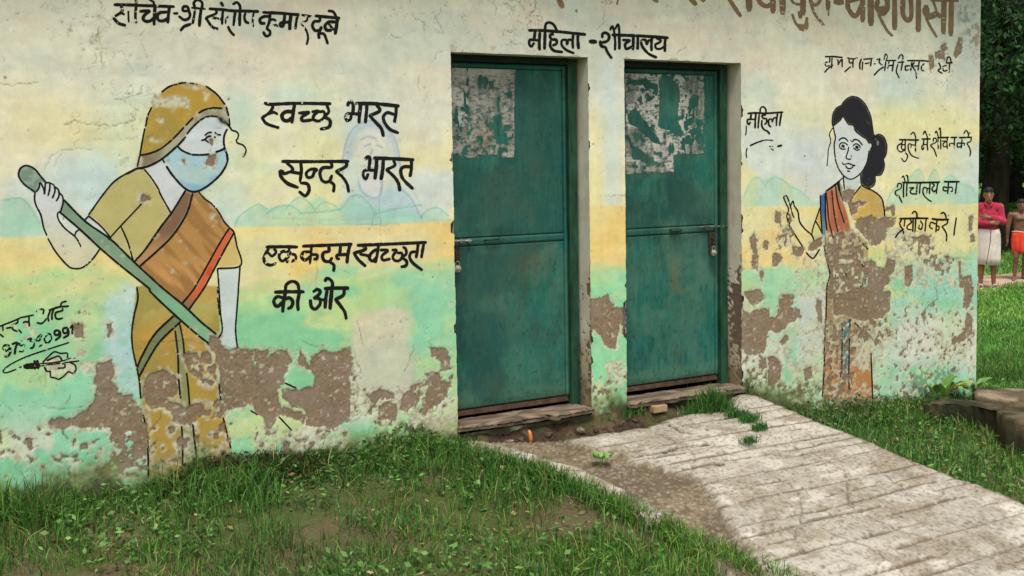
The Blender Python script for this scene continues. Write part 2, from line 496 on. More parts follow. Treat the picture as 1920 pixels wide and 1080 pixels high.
TEXT['open_a'] = ('thin black lettering, upper line at the right end of the wall', '''
3.4|KH 445,305 600,308 790,312
2.6|KH 500,320 490,365 430,400 405,450 430,505 480,525 540,480
2.4|KH 435,398 500,385
2.6|KH 548,395 500,400 480,440 500,485 545,470
2.8|KH 555,320 548,420 545,520
2.6|KH 550,540 592,590 570,670 525,698 482,640
2.6|KH 680,400 620,380 600,430 620,520 680,600 790,640
2.2|KH 650,450 665,405 730,400
2.8|KH 738,320 732,420 735,515
2.6|KH 650,215 690,170 725,220 740,300
3.4|KH 850,295 1000,290
2.8|KH 885,310 876,400
2.6|KH 876,400 848,425 852,475 872,485 882,440
2.4|KH 870,398 952,392
2.8|KH 952,300 945,400 955,495
2.8|KH 872,210 900,150 935,220 950,280
3|KH 988,210 992,222
2.6|KH 1055,340 1060,280 1105,290 1105,350 1010,400 1030,440
2.6|KH 1020,430 1070,480 1115,610
2.6|KH 1140,280 1145,470
2.8|KH 1188,270 1190,475
2.4|KH 1090,190 1110,150 1150,265
2.6|KH 1155,130 1178,95 1190,260
3.2|KH 1130,270 1330,265
2.6|KH 1215,330 1280,335 1230,380 1250,435 1300,420
2.8|KH 1305,275 1300,370 1308,470
3.2|KH 1370,265 1480,265
2.8|KH 1350,425 1350,375 1430,375
2.8|KH 1440,270 1430,465
3.2|KH 1520,268 1745,262
2.8|KH 1555,370 1490,370 1495,440 1550,420
2.6|KH 1575,275 1555,470
2.6|KH 1560,370 1615,370 1610,412
2.6|KH 1735,275 1730,330 1655,370
2.6|KH 1655,370 1705,450 1725,520 1715,605
2.8|KH 1605,195 1645,140 1680,190 1690,255
3|KH 1708,180 1712,192
''')
TEXT['open_b'] = ('thin black lettering, middle line on the painted green hill at the right end', '''
3.8|SH 500,2 800,4 1165,-4
3.8|SH 1250,-12 1520,-12
2.8|KH 490,985 520,962 548,1070
2.8|KH 562,945 590,960 602,1070
2.8|SH 405,85 420,20 475,30 470,100 375,160 385,225 430,235
3|SH 430,235 460,300 492,365
3.2|SH 522,15 515,140 518,265
3|SH 580,10 570,245
2.8|SH 620,100 705,95 640,150 665,200 755,210
3|SH 765,10 750,215
3|SH 820,10 805,198
2.8|SH 940,105 890,90 865,150 885,230 950,300 1020,345
2.6|SH 935,190 950,115 990,105
3|SH 1000,10 990,110 988,205
3|SH 1035,20 1075,50 1030,110 1065,165 1115,130
3|SH 1140,0 1120,100 1112,198
3|SH 1300,95 1235,80 1240,145 1295,150
3|SH 1325,5 1310,205
2.8|SH 1320,90 1390,90 1395,155 1370,160
3|SH 1478,0 1450,202
''')
TEXT['open_c'] = ('thin black lettering, lowest line at the right end over flaking plaster', '''
4|SH 450,652 600,650 780,645 960,648
3|SH 485,670 450,730 470,800 500,830
3|SH 545,660 530,790
3.2|SH 372,992 430,910 520,840
3|SH 510,870 520,920
3|SH 640,670 660,720 590,780 590,840 655,850
3.2|SH 695,660 680,885
3.2|SH 740,660 722,885
3.2|SH 675,560 720,518 755,555 765,640
3~.2|SH 820,690 860,760 835,840 790,820 800,770
3|SH 925,660 905,880
4|SH 1030,655 1160,670 1330,668
3~.1|SH 1095,745 1010,720 990,800 1040,835
3~.1|SH 1120,680 1100,890
3|SH 1100,785 1155,790 1150,850 1120,860
3|SH 1310,680 1300,740 1210,790
3|SH 1210,790 1275,890 1295,960 1288,1055
3.4|SH 1190,562 1235,542 1275,590 1285,655
3|SH 1325,590 1328,600
3|SH 1470,635 1445,790 1425,955
''')
TEXT['head'] = ('small faded black lettering at the upper right, partly flaked away', '''
3.4|GP 188,112 290,110 405,122
3~.1|GP 245,120 240,180 190,185 195,235 240,225
3|GP 275,120 265,260
3.2|GP 180,312 225,262 285,220
3~.1|GP 350,150 352,215
3|GP 352,215 395,150 405,245
3~.1|GP 405,122 405,180
3~.1|GP 470,128 545,140 600,128
3|GP 490,140 500,190 540,185
3|GP 545,140 540,250
3|GP 438,305 510,240
3.2|GP 650,140 630,200 632,272
3|GP 668,180 662,282
3|GP 680,145 795,135
3~.1|GP 700,200 775,190
3~.1|GP 780,140 770,230
3~.1|GP 815,200 830,205
3~.1|GP 850,150 890,140 880,185 920,220
3.4|GP 815,350 870,290 935,245
3|GP 965,180 950,292
2.8~.1|GP 942,150 962,78 985,110 965,170
3.2|GP 980,162 1095,160
3~.1|GP 1010,170 990,262
2.8|GP 1000,225 1060,222
3|GP 1068,170 1048,300
3|GP 1125,140 1155,85 1185,110 1175,180
3|GP 1120,185 1200,180
3~.1|GP 1120,210 1100,300 1135,385
3|GP 1178,185 1160,290
3|GP 1240,162 1400,162 1530,170
3.4~.1|GP 1270,230 1218,235 1220,285 1258,280
3~.1|GP 1300,170 1285,290
3~.1|GP 1330,180 1310,235 1350,300 1360,392
3|GP 1395,170 1380,285
3~.1|GP 1330,232 1380,232
3~.1|GP 1460,200 1425,240 1430,285 1465,290
3~.1|GP 1640,180 1670,250 1640,290 1690,325
3~.1|GP 1745,225 1700,240 1710,295 1755,285
3~.1|GP 1785,205 1778,312
3|GP 1745,190 1758,122 1790,125 1808,190
3.4|GP 1740,192 1820,190
''')
BIG = '''
10|R1 85,-30 125,10 165,55
9|R1 245,-20 272,8
8|R1 580,-40 630,40 690,130 745,205
12|R1 850,-40 855,130
9|R1 960,-40 1000,40 1080,80 1140,50
11|R1 1160,-40 1160,155
11|R1 1282,-40 1285,172
5|R1 1390,-10 1440,45 1540,62
11|R1 1548,-40 1545,180
8|R1 1500,155 1515,225
5|R1 1408,185 1450,290 1500,350
12|R1 1500,335 1560,365 1590,310
6|R1 1590,310 1595,230
7|R1 1632,-30 1660,50 1720,60 1775,0
5.5~.15|R1 1650,60 1700,180 1815,330
9~.1|R1 1870,-30 1868,120
3~.4|R1 1870,120 1875,200
12|R2 180,20 270,30
9|R2 340,-20 345,100 400,190 440,215
9|R2 440,215 480,150 530,40
7|R2 340,20 400,10 500,-20
10~.1|R2 530,-20 530,270
12|R2 632,-20 638,315
10|R2 725,5 712,90 760,150 800,175 840,120 850,40 845,-20
13|R2 780,100 800,165
5.5|R2 715,110 760,240 850,400 910,460
10|R2 942,-20 942,370
9|R2 1050,-20 1045,160 1075,235 1120,270
9|R2 1120,270 1155,200 1150,-20
10|R2 1248,-20 1245,395
13|R2 1345,85 1345,160 1390,225
11|R2 1390,225 1450,190 1480,160
5|R2 1440,20 1460,80 1480,160
9|R2 1480,165 1530,210 1590,150
5|R2 1345,230 1400,340 1480,475
10|R2 1575,0 1570,425
10|R2 1672,0 1665,450
5|R2 1410,4 1760,12
11|MS 572,-15 610,68
4|MS 1170,-10 1155,45
8|MS 1505,-30 1560,15
6|MS 1880,-30 1910,20
'''
# line work of the two painted women: same notation
WOMAN1 = '''
3.4|HD 105,705 130,560 148,475
3.4|HD 155,455 175,360 207,290
3.8|HD 298,152 345,115 395,92
3.6~.15|HD 405,88 460,75 508,68
2.6~.6|HD 540,72 640,88
3.8|HD 688,102 780,170 852,260
3.8|HD 865,285 885,360
3.2|HD 890,385 895,450
3.6|HD 105,710 200,690 290,650 385,575
3.6|HD 395,565 440,520 490,465
3.6|HD 510,445 570,380
3.6|HD 610,350 660,315 740,293 828,295
4.2|HD 78,826 180,805 300,740 430,630 505,550
3.6|HD 520,520 560,470 625,408
3.6|HD 632,402 672,378
3.2|HD 682,372 720,365
3.4|HD 728,364 785,368
3.2|HD 103,715 82,808
3.2|EY 455,520 500,580 560,595 600,640 595,700 565,760 600,800 680,830 730,900 715,980 680,1025
4|EY 415,470 460,530
4|EY 412,562 370,650 355,760 370,880 400,950 420,1080
4.5|EY 225,945 300,920 370,885
3.4|EY 38,665 90,622 150,612
3.6|EY -20,750 40,730 80,690 140,675
3.4|EY 45,740 95,782
3|EY 205,612 232,632
3|EY 250,648 305,658
4|EY 198,690 215,700
3.8|HD 435,630 480,670 550,700
3.8|HD 562,704 650,706 712,700
3.2|HD 300,740 320,775
4.2|HD 338,808 400,895 500,1000 590,1030 700,980 820,870 878,750 855,655
4|HD -8,872 50,840 80,826 140,822
3.2|HD 145,835 210,915 270,1010 C 1200,370 1280,515
3.6|C 1030,185 1000,195 870,270 780,370 665,530
3.4|C 665,540 760,620 832,705
3.4|C 665,540 635,570
3.2|C 815,715 900,620 985,530 1060,450
3.2|C 908,620 960,740 1000,880
4|C 1390,350 1290,510 1200,630 1090,790 1005,885
4|C 1445,372 1400,520 1300,680 1180,800 1050,915
3~.1|C 1490,360 1540,415 1590,450 1640,510 1680,580 1720,625
3.6|C 1718,632 1650,740 1560,900 1455,1085 E 1020,92
3.6|C 1755,665 1680,800 1600,950 1530,1080 E 1062,122
3.4|C 1720,625 1755,665 1775,760 1805,910 1630,935
3.2|C 1630,935 1642,1080 E 1240,140 1250,235 1230,280
3.2|C 1800,915 1788,1080 E 1340,30 1330,150 1325,240 1335,330
4|C 475,415 640,580 830,715 990,870 1130,1000 1225,1085 E 1030,95 1130,190 1215,258
4|C 448,510 600,640 750,780 890,900 1040,1020 1120,1085 E 850,25 960,130 1090,245 1190,325
3.6|HN 215,330 120,260 72,190 80,130 110,102 150,97 210,125 260,185 310,245
3.4|HN 215,330 210,390 225,450 265,530 290,640 318,710
3.4|HN 328,738 400,860 500,975 560,1003 640,990 720,920 785,830
3.4|HN 225,325 250,290 258,245 290,300 298,350 305,250
3.4|HN 310,250 340,248 345,290 330,360
3.4|HN 345,248 380,270 390,320 368,380
3.4|HN 385,280 420,310 425,360 402,408
3.4|HN 420,330 455,365 462,420 440,500
3.2|HN 430,500 412,525 425,580 480,650 560,715 595,760 618,810
3|HN 565,715 575,680 605,658
3.6|E 770,-5 775,60 755,150 742,240 745,330 765,430 782,510 792,620
3.6|E 805,715 825,800 832,900 835,1065
4|E 985,148 870,260 800,380 770,450
4|E 1015,190 900,300 830,410 782,500
3.6|E 985,240 1000,370 1004,480
3.6|E 1005,512 1015,618
3.4|E 1012,205 1030,300 1036,375
3.6|E 1050,480 1060,570 1066,655
3.6|E 1022,780 1027,900 1025,1065
3.6|E 1085,768 1095,860 1108,965
3.6|E 1230,392 1230,420
3.6|E 1232,540 1243,635
3.6|E 1252,715 1272,800 1298,900
3~.3|E 1225,-5 1225,60 1235,150
3|F -30,690 20,715 50,698
3.4|F 165,535 225,562
3|F 130,725 200,800
'''
WOMAN2 = '''
2.6|W2 240,375 250,440 262,500 250,570 258,680 280,790 345,900 430,942 530,880 600,760 622,640
2|W2 235,395 200,460 212,540 190,620 185,700 172,800
2.4|W2 235,380 229,330 240,240 280,180 330,155 345,125 390,82 440,62 500,72 540,100 590,160 640,280 672,472 720,465 760,478 790,515 812,590 800,680 775,730 784,790 770,860 740,900 690,905 685,970 665,1015 610,1038 560,1020 535,980 530,895
2.4|W2 240,375 310,320 345,275 400,355 455,370 480,430 540,480 600,520 618,558
2.8|W2 300,530 330,505 370,508 398,540
2.8|W2 440,545 470,520 510,530 550,578
2.4|W2 302,590 320,560 360,555 395,580
2.4|W2 305,600 330,620 370,622
7|W2 338,588 352,594
2.4|W2 450,590 480,565 520,585 525,610
2.4|W2 455,610 490,635 520,625
7|W2 484,598 500,606
2.4|W2 405,600 395,650 378,710 400,730 430,725
2.2~.2|W2 430,690 440,720
2.6|W2 338,765 350,785 400,775 440,790 470,800
2.6|W2 370,800 400,830 440,820 450,800
2.6|W2 388,855 415,858
1.8|W2 425,525 430,540
2.4|W2 620,560 645,555 655,590 635,630
2.6|W2 345,905 350,960 360,1050
2.6|W2 340,930 260,995 160,1070
2.4|W2 290,990 300,1060
2.8|W3 535,85 575,65 660,0
2.4|W3 530,95 545,200 560,360 600,520
2.4|W3 585,80 600,220 620,360 645,470
2.4|W3 640,20 650,60 690,180
2.4|W3 620,40 640,180 700,380
2.6|W3 650,0 660,90
2.6|W3 855,40 800,110 740,188
2.8|W3 900,60 970,90 1040,150 1065,230 1075,320
3|W3 480,130 485,300 498,480
3|W3 525,110 528,300 540,450
2.6|W3 478,240 440,350 412,430 402,490
2.6|W3 440,370 470,420 500,480
2.8|W3 215,262 185,165 165,130 145,148 165,200 190,260 172,320 190,380
2.6|W3 205,230 230,180 240,225
3|W3 240,225 275,280 290,370 340,440 400,492 425,545
2.6|W3 172,290 205,320 180,360 205,370 190,400
2.6|W3 215,270 240,335
3|W3 195,405 260,510 318,600
3|W3 350,655 385,692 420,705 475,625
2.6|W3 515,590 540,720 570,850 545,950 535,1080
2.6|W3 570,850 620,960
2.4~.2|W3 740,200 770,310
3|W3 870,480 935,550
3|W3 870,570 920,625
2.6~.2|W3 860,760 915,830 890,920 850,970
2.6~.2|W3 620,860 650,925
2.6~.1|W3 700,830 760,920
2.6|W3 710,1035 725,1060
2.6|W3 810,1000 840,1035
2.6|L 330,0 325,180 318,330 315,480 305,610
2.6~.25|L 418,200 415,420 410,500
2.6|L 462,172 458,300 455,520 460,600
2.8|L 580,365 585,520 592,660
3|L 488,195 520,228
2.6|L 430,30 445,48
2.6|L 495,12 512,32
'''

# ------------------------------------------------------------------ a paint canvas over one plane
class Canvas:
    def __init__(s, x0, x1, z0, z1, res, base, to_plane):
        s.x0, s.z0, s.res = x0, z0, res; s.nx = int((x1 - x0) / res); s.nz = int((z1 - z0) / res)
        s.X, s.Z = np.meshgrid(x0 + (np.arange(s.nx) + .5) * res, z0 + (np.arange(s.nz) + .5) * res)
        s.X = s.X.astype(np.float32); s.Z = s.Z.astype(np.float32)
        s.rgb = np.ones((s.nz, s.nx, 3), np.float32) * lin(base).astype(np.float32); s.to_plane = to_plane
    def mask(s, pts, smooth=False, plane=False):
        P = np.asarray(pts, float)
        if smooth: P = smooth_line(np.vstack([P, P[:1]]), 5)
        Q = P if plane else s.to_plane(P)
        gx = (Q[:, 0] - s.x0) / s.res; gz = (Q[:, 1] - s.z0) / s.res
        a, b = max(0, int(gx.min()) - 1), min(s.nx, int(gx.max()) + 2); c, d = max(0, int(gz.min()) - 1), min(s.nz, int(gz.max()) + 2)
        M = np.zeros((s.nz, s.nx), bool)
        if a >= b or c >= d: return M
        n = len(gx)
        for r in range(c, d):                       # scanline even-odd fill
            y = r + .5; x2 = np.roll(gx, -1); y2 = np.roll(gz, -1)
            k = (gz <= y) != (y2 <= y)
            if not k.any(): continue
            xs = np.sort(gx[k] + (y - gz[k]) / (y2[k] - gz[k]) * (x2[k] - gx[k]))
            for i in range(0, len(xs) - 1, 2):
                u, v = int(round(xs[i])), int(round(xs[i + 1]))
                if v > u: M[r, max(0, u):max(0, min(s.nx, v))] = True
        return M
    def warp(s, M, amp=0.008, f=30, seed=1, f2=110):
        if not hasattr(s, 'wc'): s.wc = {}
        key = (f, seed, f2)
        if key not in s.wc:
            s.wc[key] = ((fbm(s.X, s.Z, f, 2, seed) - .5) * 2.6 + (vnoise(s.X * f2, s.Z * f2, seed + 2) - .5) * .6, (fbm(s.X, s.Z, f, 2, seed + 4) - .5) * 2.6 + (vnoise(s.X * f2, s.Z * f2, seed + 5) - .5) * .6)
        DX, DZ = s.wc[key]; k = amp / s.res * 1.6; b = s.bbox(M, int(k * 2) + 3); out = np.zeros(M.shape, M.dtype)
        if b is None: return out
        c, d, a, e = b; iz, ix = np.mgrid[c:d, a:e]
        out[c:d, a:e] = M[np.clip(iz + (DZ[c:d, a:e] * k).astype(int), 0, s.nz - 1), np.clip(ix + (DX[c:d, a:e] * k).astype(int), 0, s.nx - 1)]
        return out
    def bbox(s, M, pad=0):
        r = np.flatnonzero(M.any(1)); 
        if not len(r): return None
        q = np.flatnonzero(M[r[0]:r[-1] + 1].any(0))
        return max(0, r[0] - pad), min(s.nz, r[-1] + 1 + pad), max(0, q[0] - pad), min(s.nx, q[-1] + 1 + pad)
    def blur(s, M, r):
        if r <= 0: return M.astype(np.float32)
        out = np.zeros(M.shape, np.float32); bb = s.bbox(M, 4 * r + 2)
        if bb is None: return out
        c0, d0, a0, e0 = bb; A = M[c0:d0, a0:e0].astype(np.float32)
        for ax in (0, 1):
            for _ in range(2):
                P = np.concatenate([np.repeat(A.take([0], ax), r + 1, ax), A, np.repeat(A.take([-1], ax), r, ax)], ax)
                c = np.cumsum(P, ax, dtype=np.float64); n = A.shape[ax]
                A = (((c[2 * r + 1:2 * r + 1 + n] - c[:n]) if ax == 0 else (c[:, 2 * r + 1:2 * r + 1 + n] - c[:, :n])) / (2 * r + 1)).astype(np.float32)
        out[c0:d0, a0:e0] = A; return out
    def put(s, color, alpha):
        a = np.asarray(alpha, np.float32); bb = s.bbox(a > .003)
        if bb is None: return
        c0, d0, a0, e0 = bb; s.rgb[c0:d0, a0:e0] += (lin(color).astype(np.float32) - s.rgb[c0:d0, a0:e0]) * a[c0:d0, a0:e0, None]
    def idx(s, x, z):
        return (np.clip(((z - s.z0) / s.res).astype(int), 0, s.nz - 1), np.clip(((x - s.x0) / s.res).astype(int), 0, s.nx - 1))
    def dots(s, x, z, r, color, alpha, H=None, depth=0):
        iz, ix = s.idx(np.asarray(x), np.asarray(z)); k = max(0, int(round(r / s.res - .5))); c = lin(color).astype(np.float32)
        L = []
        for a in range(-k, k + 1):
            for b in range(-k, k + 1):
                if a * a + b * b <= k * k + .5: L.append(np.clip(iz + a, 0, s.nz - 1) * s.nx + np.clip(ix + b, 0, s.nx - 1))
        M = np.unique(np.concatenate([q.ravel() for q in L])); R_ = s.rgb.reshape(-1, 3)
        R_[M] += (c - R_[M]) * alpha
        if H is not None: H.reshape(-1)[M] -= depth
    def sample(s, A, x, z):
        gx = np.clip((x - s.x0) / s.res - .5, 0, s.nx - 1.001); gz = np.clip((z - s.z0) / s.res - .5, 0, s.nz - 1.001)
        ix = gx.astype(int); iz = gz.astype(int); fx = gx - ix; fz = gz - iz
        if A.ndim == 3: fx = fx[..., None]; fz = fz[..., None]
        return (A[iz, ix] * (1 - fx) + A[iz, ix + 1] * fx) * (1 - fz) + (A[iz + 1, ix] * (1 - fx) + A[iz + 1, ix + 1] * fx) * fz

W = Canvas(-2.62, 4.34, -0.72, 2.72, 0.0032, (210, 206, 186), on_plane)
X, Z = W.X, W.Z
def line_z(pts):
    Q = on_plane(np.array(pts, float)); return np.interp(X[0], Q[:, 0], Q[:, 1])[None, :].astype(np.float32)
zH = line_z([(0, 445), (250, 437), (440, 425), (700, 424), (850, 414), (1110, 387), (1180, 385), (1390, 389), (1560, 387), (1835, 382)])
zY = line_z([(0, 548), (430, 540), (640, 530), (850, 505), (1110, 510), (1170, 495), (1390, 510), (1560, 500), (1835, 475)])
n1 = fbm(X, Z, 1.6, 4, 11); n2 = fbm(X, Z * 1.8, 2.2, 4, 21); n3 = fbm(X * .7, Z * 2.4, 3.0, 4, 31); n4 = fbm(X, Z, 9, 4, 5); nf = fbm(X, Z, 40, 4, 41)
streak = fbm(X * .35, Z, 22, 3, 51); vstreak = fbm(X, Z * .18, 26, 3, 17)
hgt = Z - zH
W.put((204, 190, 170), .6 * sstep(.5, .62, n1) * sstep(.5, .9, hgt))
W.put((180, 190, 178), .55 * sstep(.52, .66, n2) * sstep(.25, .6, hgt))
W.put((196, 194, 178), .5 * sstep(.5, .6, n3))
yl = sstep(.66, .40, hgt + (n1 - .5) * .8)
W.put((214, 205, 156), .8 * yl * sstep(.34, .52, n2 * .5 + n3 * .5 + .03))
W.put((176, 198, 190), .6 * sstep(.55, .64, fbm(X, Z * 1.5, 2.6, 3, 61)) * yl)
W.put((192, 200, 196), .8 * sstep(.56, .66, fbm(X, Z, 2.0, 3, 71)) * yl)
# sky washes the painter laid in broad strokes
def soft(pts, r): return W.blur(W.mask(T(pts), True), r)
for pts, c, a, r in [
    ('P 90,300 130,275 200,280 240,320 235,400 170,400 110,340', (180, 200, 198), .9, 12),
    ('P 0,160 60,160 120,190 180,200 190,280 60,300 0,300', (214, 200, 146), .7, 22),
    ('P 190,180 260,180 290,250 270,310 190,300 180,240', (184, 200, 180), .6, 18),
    ('P 420,170 470,180 480,250 440,260 425,220', (160, 192, 180), .7, 12),
    ('P 560,160 620,150 650,230 620,400 560,400 540,300', (206, 208, 160), .5, 20),
    ('P 460,240 520,240 520,380 480,400 440,330', (208, 204, 150), .7, 18),
    ('P 500,160 590,160 600,190 520,200', (166, 196, 186), .6, 10),
    ('P 645,200 735,200 752,290 745,330 790,400 792,418 650,420 640,380', (186, 196, 194), .85, 8),
    ('P 680,60 740,60 740,130 690,130', (184, 190, 168), .5, 18),
    ('P 1128,120 1160,120 1162,380 1130,380', (186, 198, 196), .9, 10),
    ('P 1110,260 1128,260 1128,390 1110,390', (216, 204, 144), .6, 5),
    ('P 1400,140 1440,140 1440,190 1400,200', (182, 198, 182), .6, 12),
    ('P 1460,190 1560,190 1560,250 1470,240', (206, 200, 152), .6, 16),
    ('P 1500,250 1550,250 1552,370 1490,375 1480,300', (188, 192, 190), .95, 12),
    ('P 1640,120 1700,110 1720,200 1650,200', (176, 194, 190), .7, 20),
    ('P 1640,190 1800,190 1830,260 1700,250 1650,240', (210, 202, 150), .7, 16),
    ('P 1680,230 1760,260 1820,330 1700,330 1660,300', (206, 200, 166), .7, 16),
    ('P 1790,60 1835,40 1836,150 1800,160', (170, 178, 176), .7, 14),
    ('P 1780,0 1835,0 1835,40 1790,50', (186, 190, 184), .8, 10)]:
    W.put(c, a * soft(pts, r) * (.75 + .5 * (nf - .5)))
# faint ghost of an older figure
W.put((204, 198, 196), .7 * soft('P 672,328 722,328 720,352 700,371 680,360', 2)); W.put((206, 198, 186), .6 * soft('P 672,250 715,248 722,290 700,300 676,290', 4)); W.put((160, 178, 190), .62 * soft('P 648,300 652,262 668,236 692,226 716,233 738,256 748,300 745,320 735,270 712,246 690,242 668,256 660,300', 2)); W.put((164, 186, 194), .7 * soft('P 640,400 655,370 680,355 700,372 722,356 752,352 776,380 790,412 740,414 660,416', 4))
# hills
hillc = (146, 190, 164)
for pts, a in [('P 0,376 40,372 58,390 85,436 60,442 0,446', .85), ('P 440,424 460,400 482,384 500,392 520,388 540,384 562,394 590,370 608,374 620,388 640,380 658,376 700,388 760,396 790,400 835,412 850,413 850,420 700,424 480,426', .72),
               ('P 536,392 548,378 562,368 578,378 588,392', .4), ('P 640,392 655,372 672,366 690,380 700,396', .4), ('P 790,404 806,392 822,390 840,402 845,412', .4),
               ('P 1392,386 1395,365 1408,340 1420,332 1430,338 1440,334 1462,330 1480,345 1500,355 1520,372 1550,378 1560,388', .6),
               ('P 1660,384 1672,356 1690,340 1705,330 1722,316 1735,340 1752,318 1762,340 1780,328 1800,340 1825,350 1830,384', .62)]:
    m = W.blur(W.warp(W.mask(T(pts), True), .006, 12, 3), 2); W.put(hillc, a * m * (.8 + .6 * (streak - .5)))
def arcs(txt, c, a, r):
    for l in txt.split('|'):
        Q = on_plane(smooth_line(T(l), 10)); Q = np.vstack([np.linspace(p, q, 8) for p, q in zip(Q[:-1], Q[1:])]); W.dots(Q[:, 0], Q[:, 1], r, c, a)
arcs('P 440,424 450,405 482,384 500,392|P 500,400 520,388 545,386 562,396|P 536,392 548,378 562,370 578,378 590,394|P 590,396 605,380 625,384 638,396|P 640,392 655,372 672,366 690,380 702,398|P 560,400 600,398 640,392|P 700,402 740,392 790,384|P 790,404 806,392 822,390 840,404|P 2,376 38,372 58,390 75,420', (124, 178, 152), .7, .004)
arcs('P 1395,370 1408,340 1422,333 1436,350|P 1436,346 1450,332 1468,338 1482,352|P 1480,350 1500,358 1518,374|P 1662,380 1675,356 1692,340|P 1700,345 1722,317 1736,345|P 1736,345 1752,318 1764,342|P 1766,345 1782,328 1800,345|P 1800,345 1820,350 1830,366', (128, 182, 158), .6, .004)
arcs('P 642,330 644,290 652,258 668,236 692,226 716,233 738,256 748,290 750,330|P 672,338 678,358 698,371 712,366 718,340|P 676,262 690,256 704,260|P 682,275 694,270|P 706,272 718,276|P 698,280 694,296 702,300|P 688,312 700,316 712,311|P 750,352 772,374 790,410', (140, 156, 174), .7, .0034)
arcs('P 470,424 600,422 720,420 848,412|P 500,408 640,412 780,404', (134, 184, 152), .5, .005)
# yellow field, then the green bands
yb = sstep(.012, -.012, Z - zH + (vnoise(X * 6, Z * 3, 3) - .5) * .012)
W.put((212, 194, 134), yb * .96); W.put((206, 200, 156), .8 * yb * sstep(.44, .60, n3)); W.put((216, 178, 104), .5 * yb * sstep(.52, .66, n1)); W.put((206, 200, 162), .7 * soft('P 612,432 800,428 800,500 720,515 640,500', 14) * yb)
gw = Z - zY + (n3 - .5) * .34 + (n4 - .5) * .1
gb = sstep(.07, -.07, gw)
W.put((164, 198, 140), gb * .95); W.put((128, 186, 146), .9 * gb * sstep(-.03, -.2, gw)); W.put((190, 198, 138), .75 * gb * sstep(.50, .62, n2))
W.put((138, 190, 160), .7 * gb * sstep(.52, .6, n1)); W.put((114, 178, 138), .7 * gb * sstep(.54, .64, streak * .5 + n3 * .5))
W.put((152, 192, 176), .75 * gb * sstep(2.2, 2.9, X) * sstep(.42, .55, n3)); W.put((206, 200, 184), .75 * gb * sstep(.50, .58, fbm(X, Z, 4.5, 4, 66)) * sstep(.35, .05, Z)); W.put((176, 196, 138), .6 * gb * sstep(.54, .62, fbm(X, Z, 3.2, 4, 68)))
for pts, c, a, r in [('P 195,560 256,535 258,700 262,740 200,690', (176, 196, 200), .9, 6), ('P 665,585 762,580 765,640 768,740 665,735', (206, 186, 172), .85, 6),
                     ('P 650,650 770,640 775,740 655,745', (172, 180, 160), .6, 10), ('P 120,540 190,540 185,620 150,680 120,640', (196, 196, 150), .6, 12),
                     ('P 660,738 765,725 770,760 660,800', (206, 200, 184), .75, 6),
                     ('P 1492,545 1548,545 1548,640 1510,690 1495,650', (190, 188, 184), .9, 7), ('P 1456,500 1500,500 1500,560 1460,600', (176, 200, 160), .6, 8),
                     ('P 1640,620 1720,600 1820,600 1820,700 1700,690 1650,700', (200, 198, 184), .6, 14), ('P 1640,690 1830,690 1828,760 1650,800', (124, 190, 160), .8, 12),
                     ('P 1400,690 1560,690 1560,760 1450,770', (150, 194, 150), .5, 12), ('P 1110,540 1172,530 1172,700 1110,700', (134, 196, 150), .6, 8),
                     ('P 820,600 850,560 852,720 830,740', (160, 200, 150), .5, 8), ('P 800,790 850,770 855,850 810,850', (176, 178, 140), .7, 8)]:
    W.put(c, a * soft(pts, r) * (.8 + .8 * (nf - .5)))
# brush marks, drips, soot
_lum = W.rgb.mean(-1, keepdims=True); W.rgb += (W.rgb - _lum) * .07
W.rgb *= (1.15 + .12 * (streak - .5) + .12 * (vstreak - .5) + .14 * (nf - .5))[..., None]

# ---- painted women: fills
FIG = np.zeros((W.nz, W.nx), np.uint8)
def fill(pts, c, a=1.0, fig=0, wob=0.0022, mod=None, sm=False):
    m = W.mask(T(pts), sm); m2 = W.warp(m, wob, 20, 2); al = W.blur(m2, 1) * a
    if mod is not None: al = al * mod
    W.put(c, al)
    if fig: FIG[m] = fig
    return m
dg = fbm(X * 1.0 + Z * .75, (Z - X * .75) * .12, 26, 3, 19)      # folds running along the cloth
body = fill('E 770,-10 1240,-10 1232,150 1235,250 1170,255 1180,320 1235,400 1240,620 1272,750 1300,900 1290,985 1115,1068 835,1068 830,900 812,750 792,620 776,500 762,430 742,300 745,200', (170, 142, 66), 1, 1)
W.put((176, 168, 96), .9 * body * sstep(.02, .2, Z - line_z([(0, 640), (1900, 640)]))); W.put((150, 134, 66), .6 * body * sstep(.48, .62, n4))
W.put((196, 148, 74), .6 * body * sstep(.5, .62, n2))
fill('C 1005,885 908,620 832,705 665,535 780,370 870,270 1000,195 1030,185 1085,190 1180,330 1280,520 1200,630 1100,780', (186, 174, 112), 1, 1)
fill('C 832,705 908,620 1000,880 980,870', (190, 180, 120), 1, 1)
fill('C 1755,665 1805,910 1630,935 1660,840', (208, 182, 112), 1, 1)
fill('C 1030,1020 1220,1085 1100,1085', (190, 150, 66), 1, 1)
arm = fill('HN 215,330 245,290 258,245 310,248 350,245 400,290 450,360 462,410 440,500 415,525 425,575 480,650 560,715 605,660 785,830 720,920 640,990 560,1003 500,975 400,860 320,710 265,530 225,450 212,380', (206, 208, 206), 1, 1)
W.put((208, 200, 160), .85 * arm * sstep(.05, -.2, Z - line_z([(0, 400), (900, 400)])))
fill('HN 690,540 780,610 885,738 860,748 660,575', (204, 206, 200), 1, 1)
fill('HD 145,835 300,740 340,810 400,895 505,1005 C 1390,350 1280,515 1180,330 1085,190', (204, 206, 206), 1, 1)
fill('C 1640,935 1800,915 1788,1080 E 1340,30 1330,150 1325,240 1335,335 1260,335 1235,290 1250,235 1240,140 1225,0', (198, 208, 206), .95, 1)
fill('HD 430,630 530,510 620,405 700,368 775,365 800,410 850,440 875,480 850,560 848,620 855,655 790,685 650,710 550,700', (202, 208, 210), 1, 1)
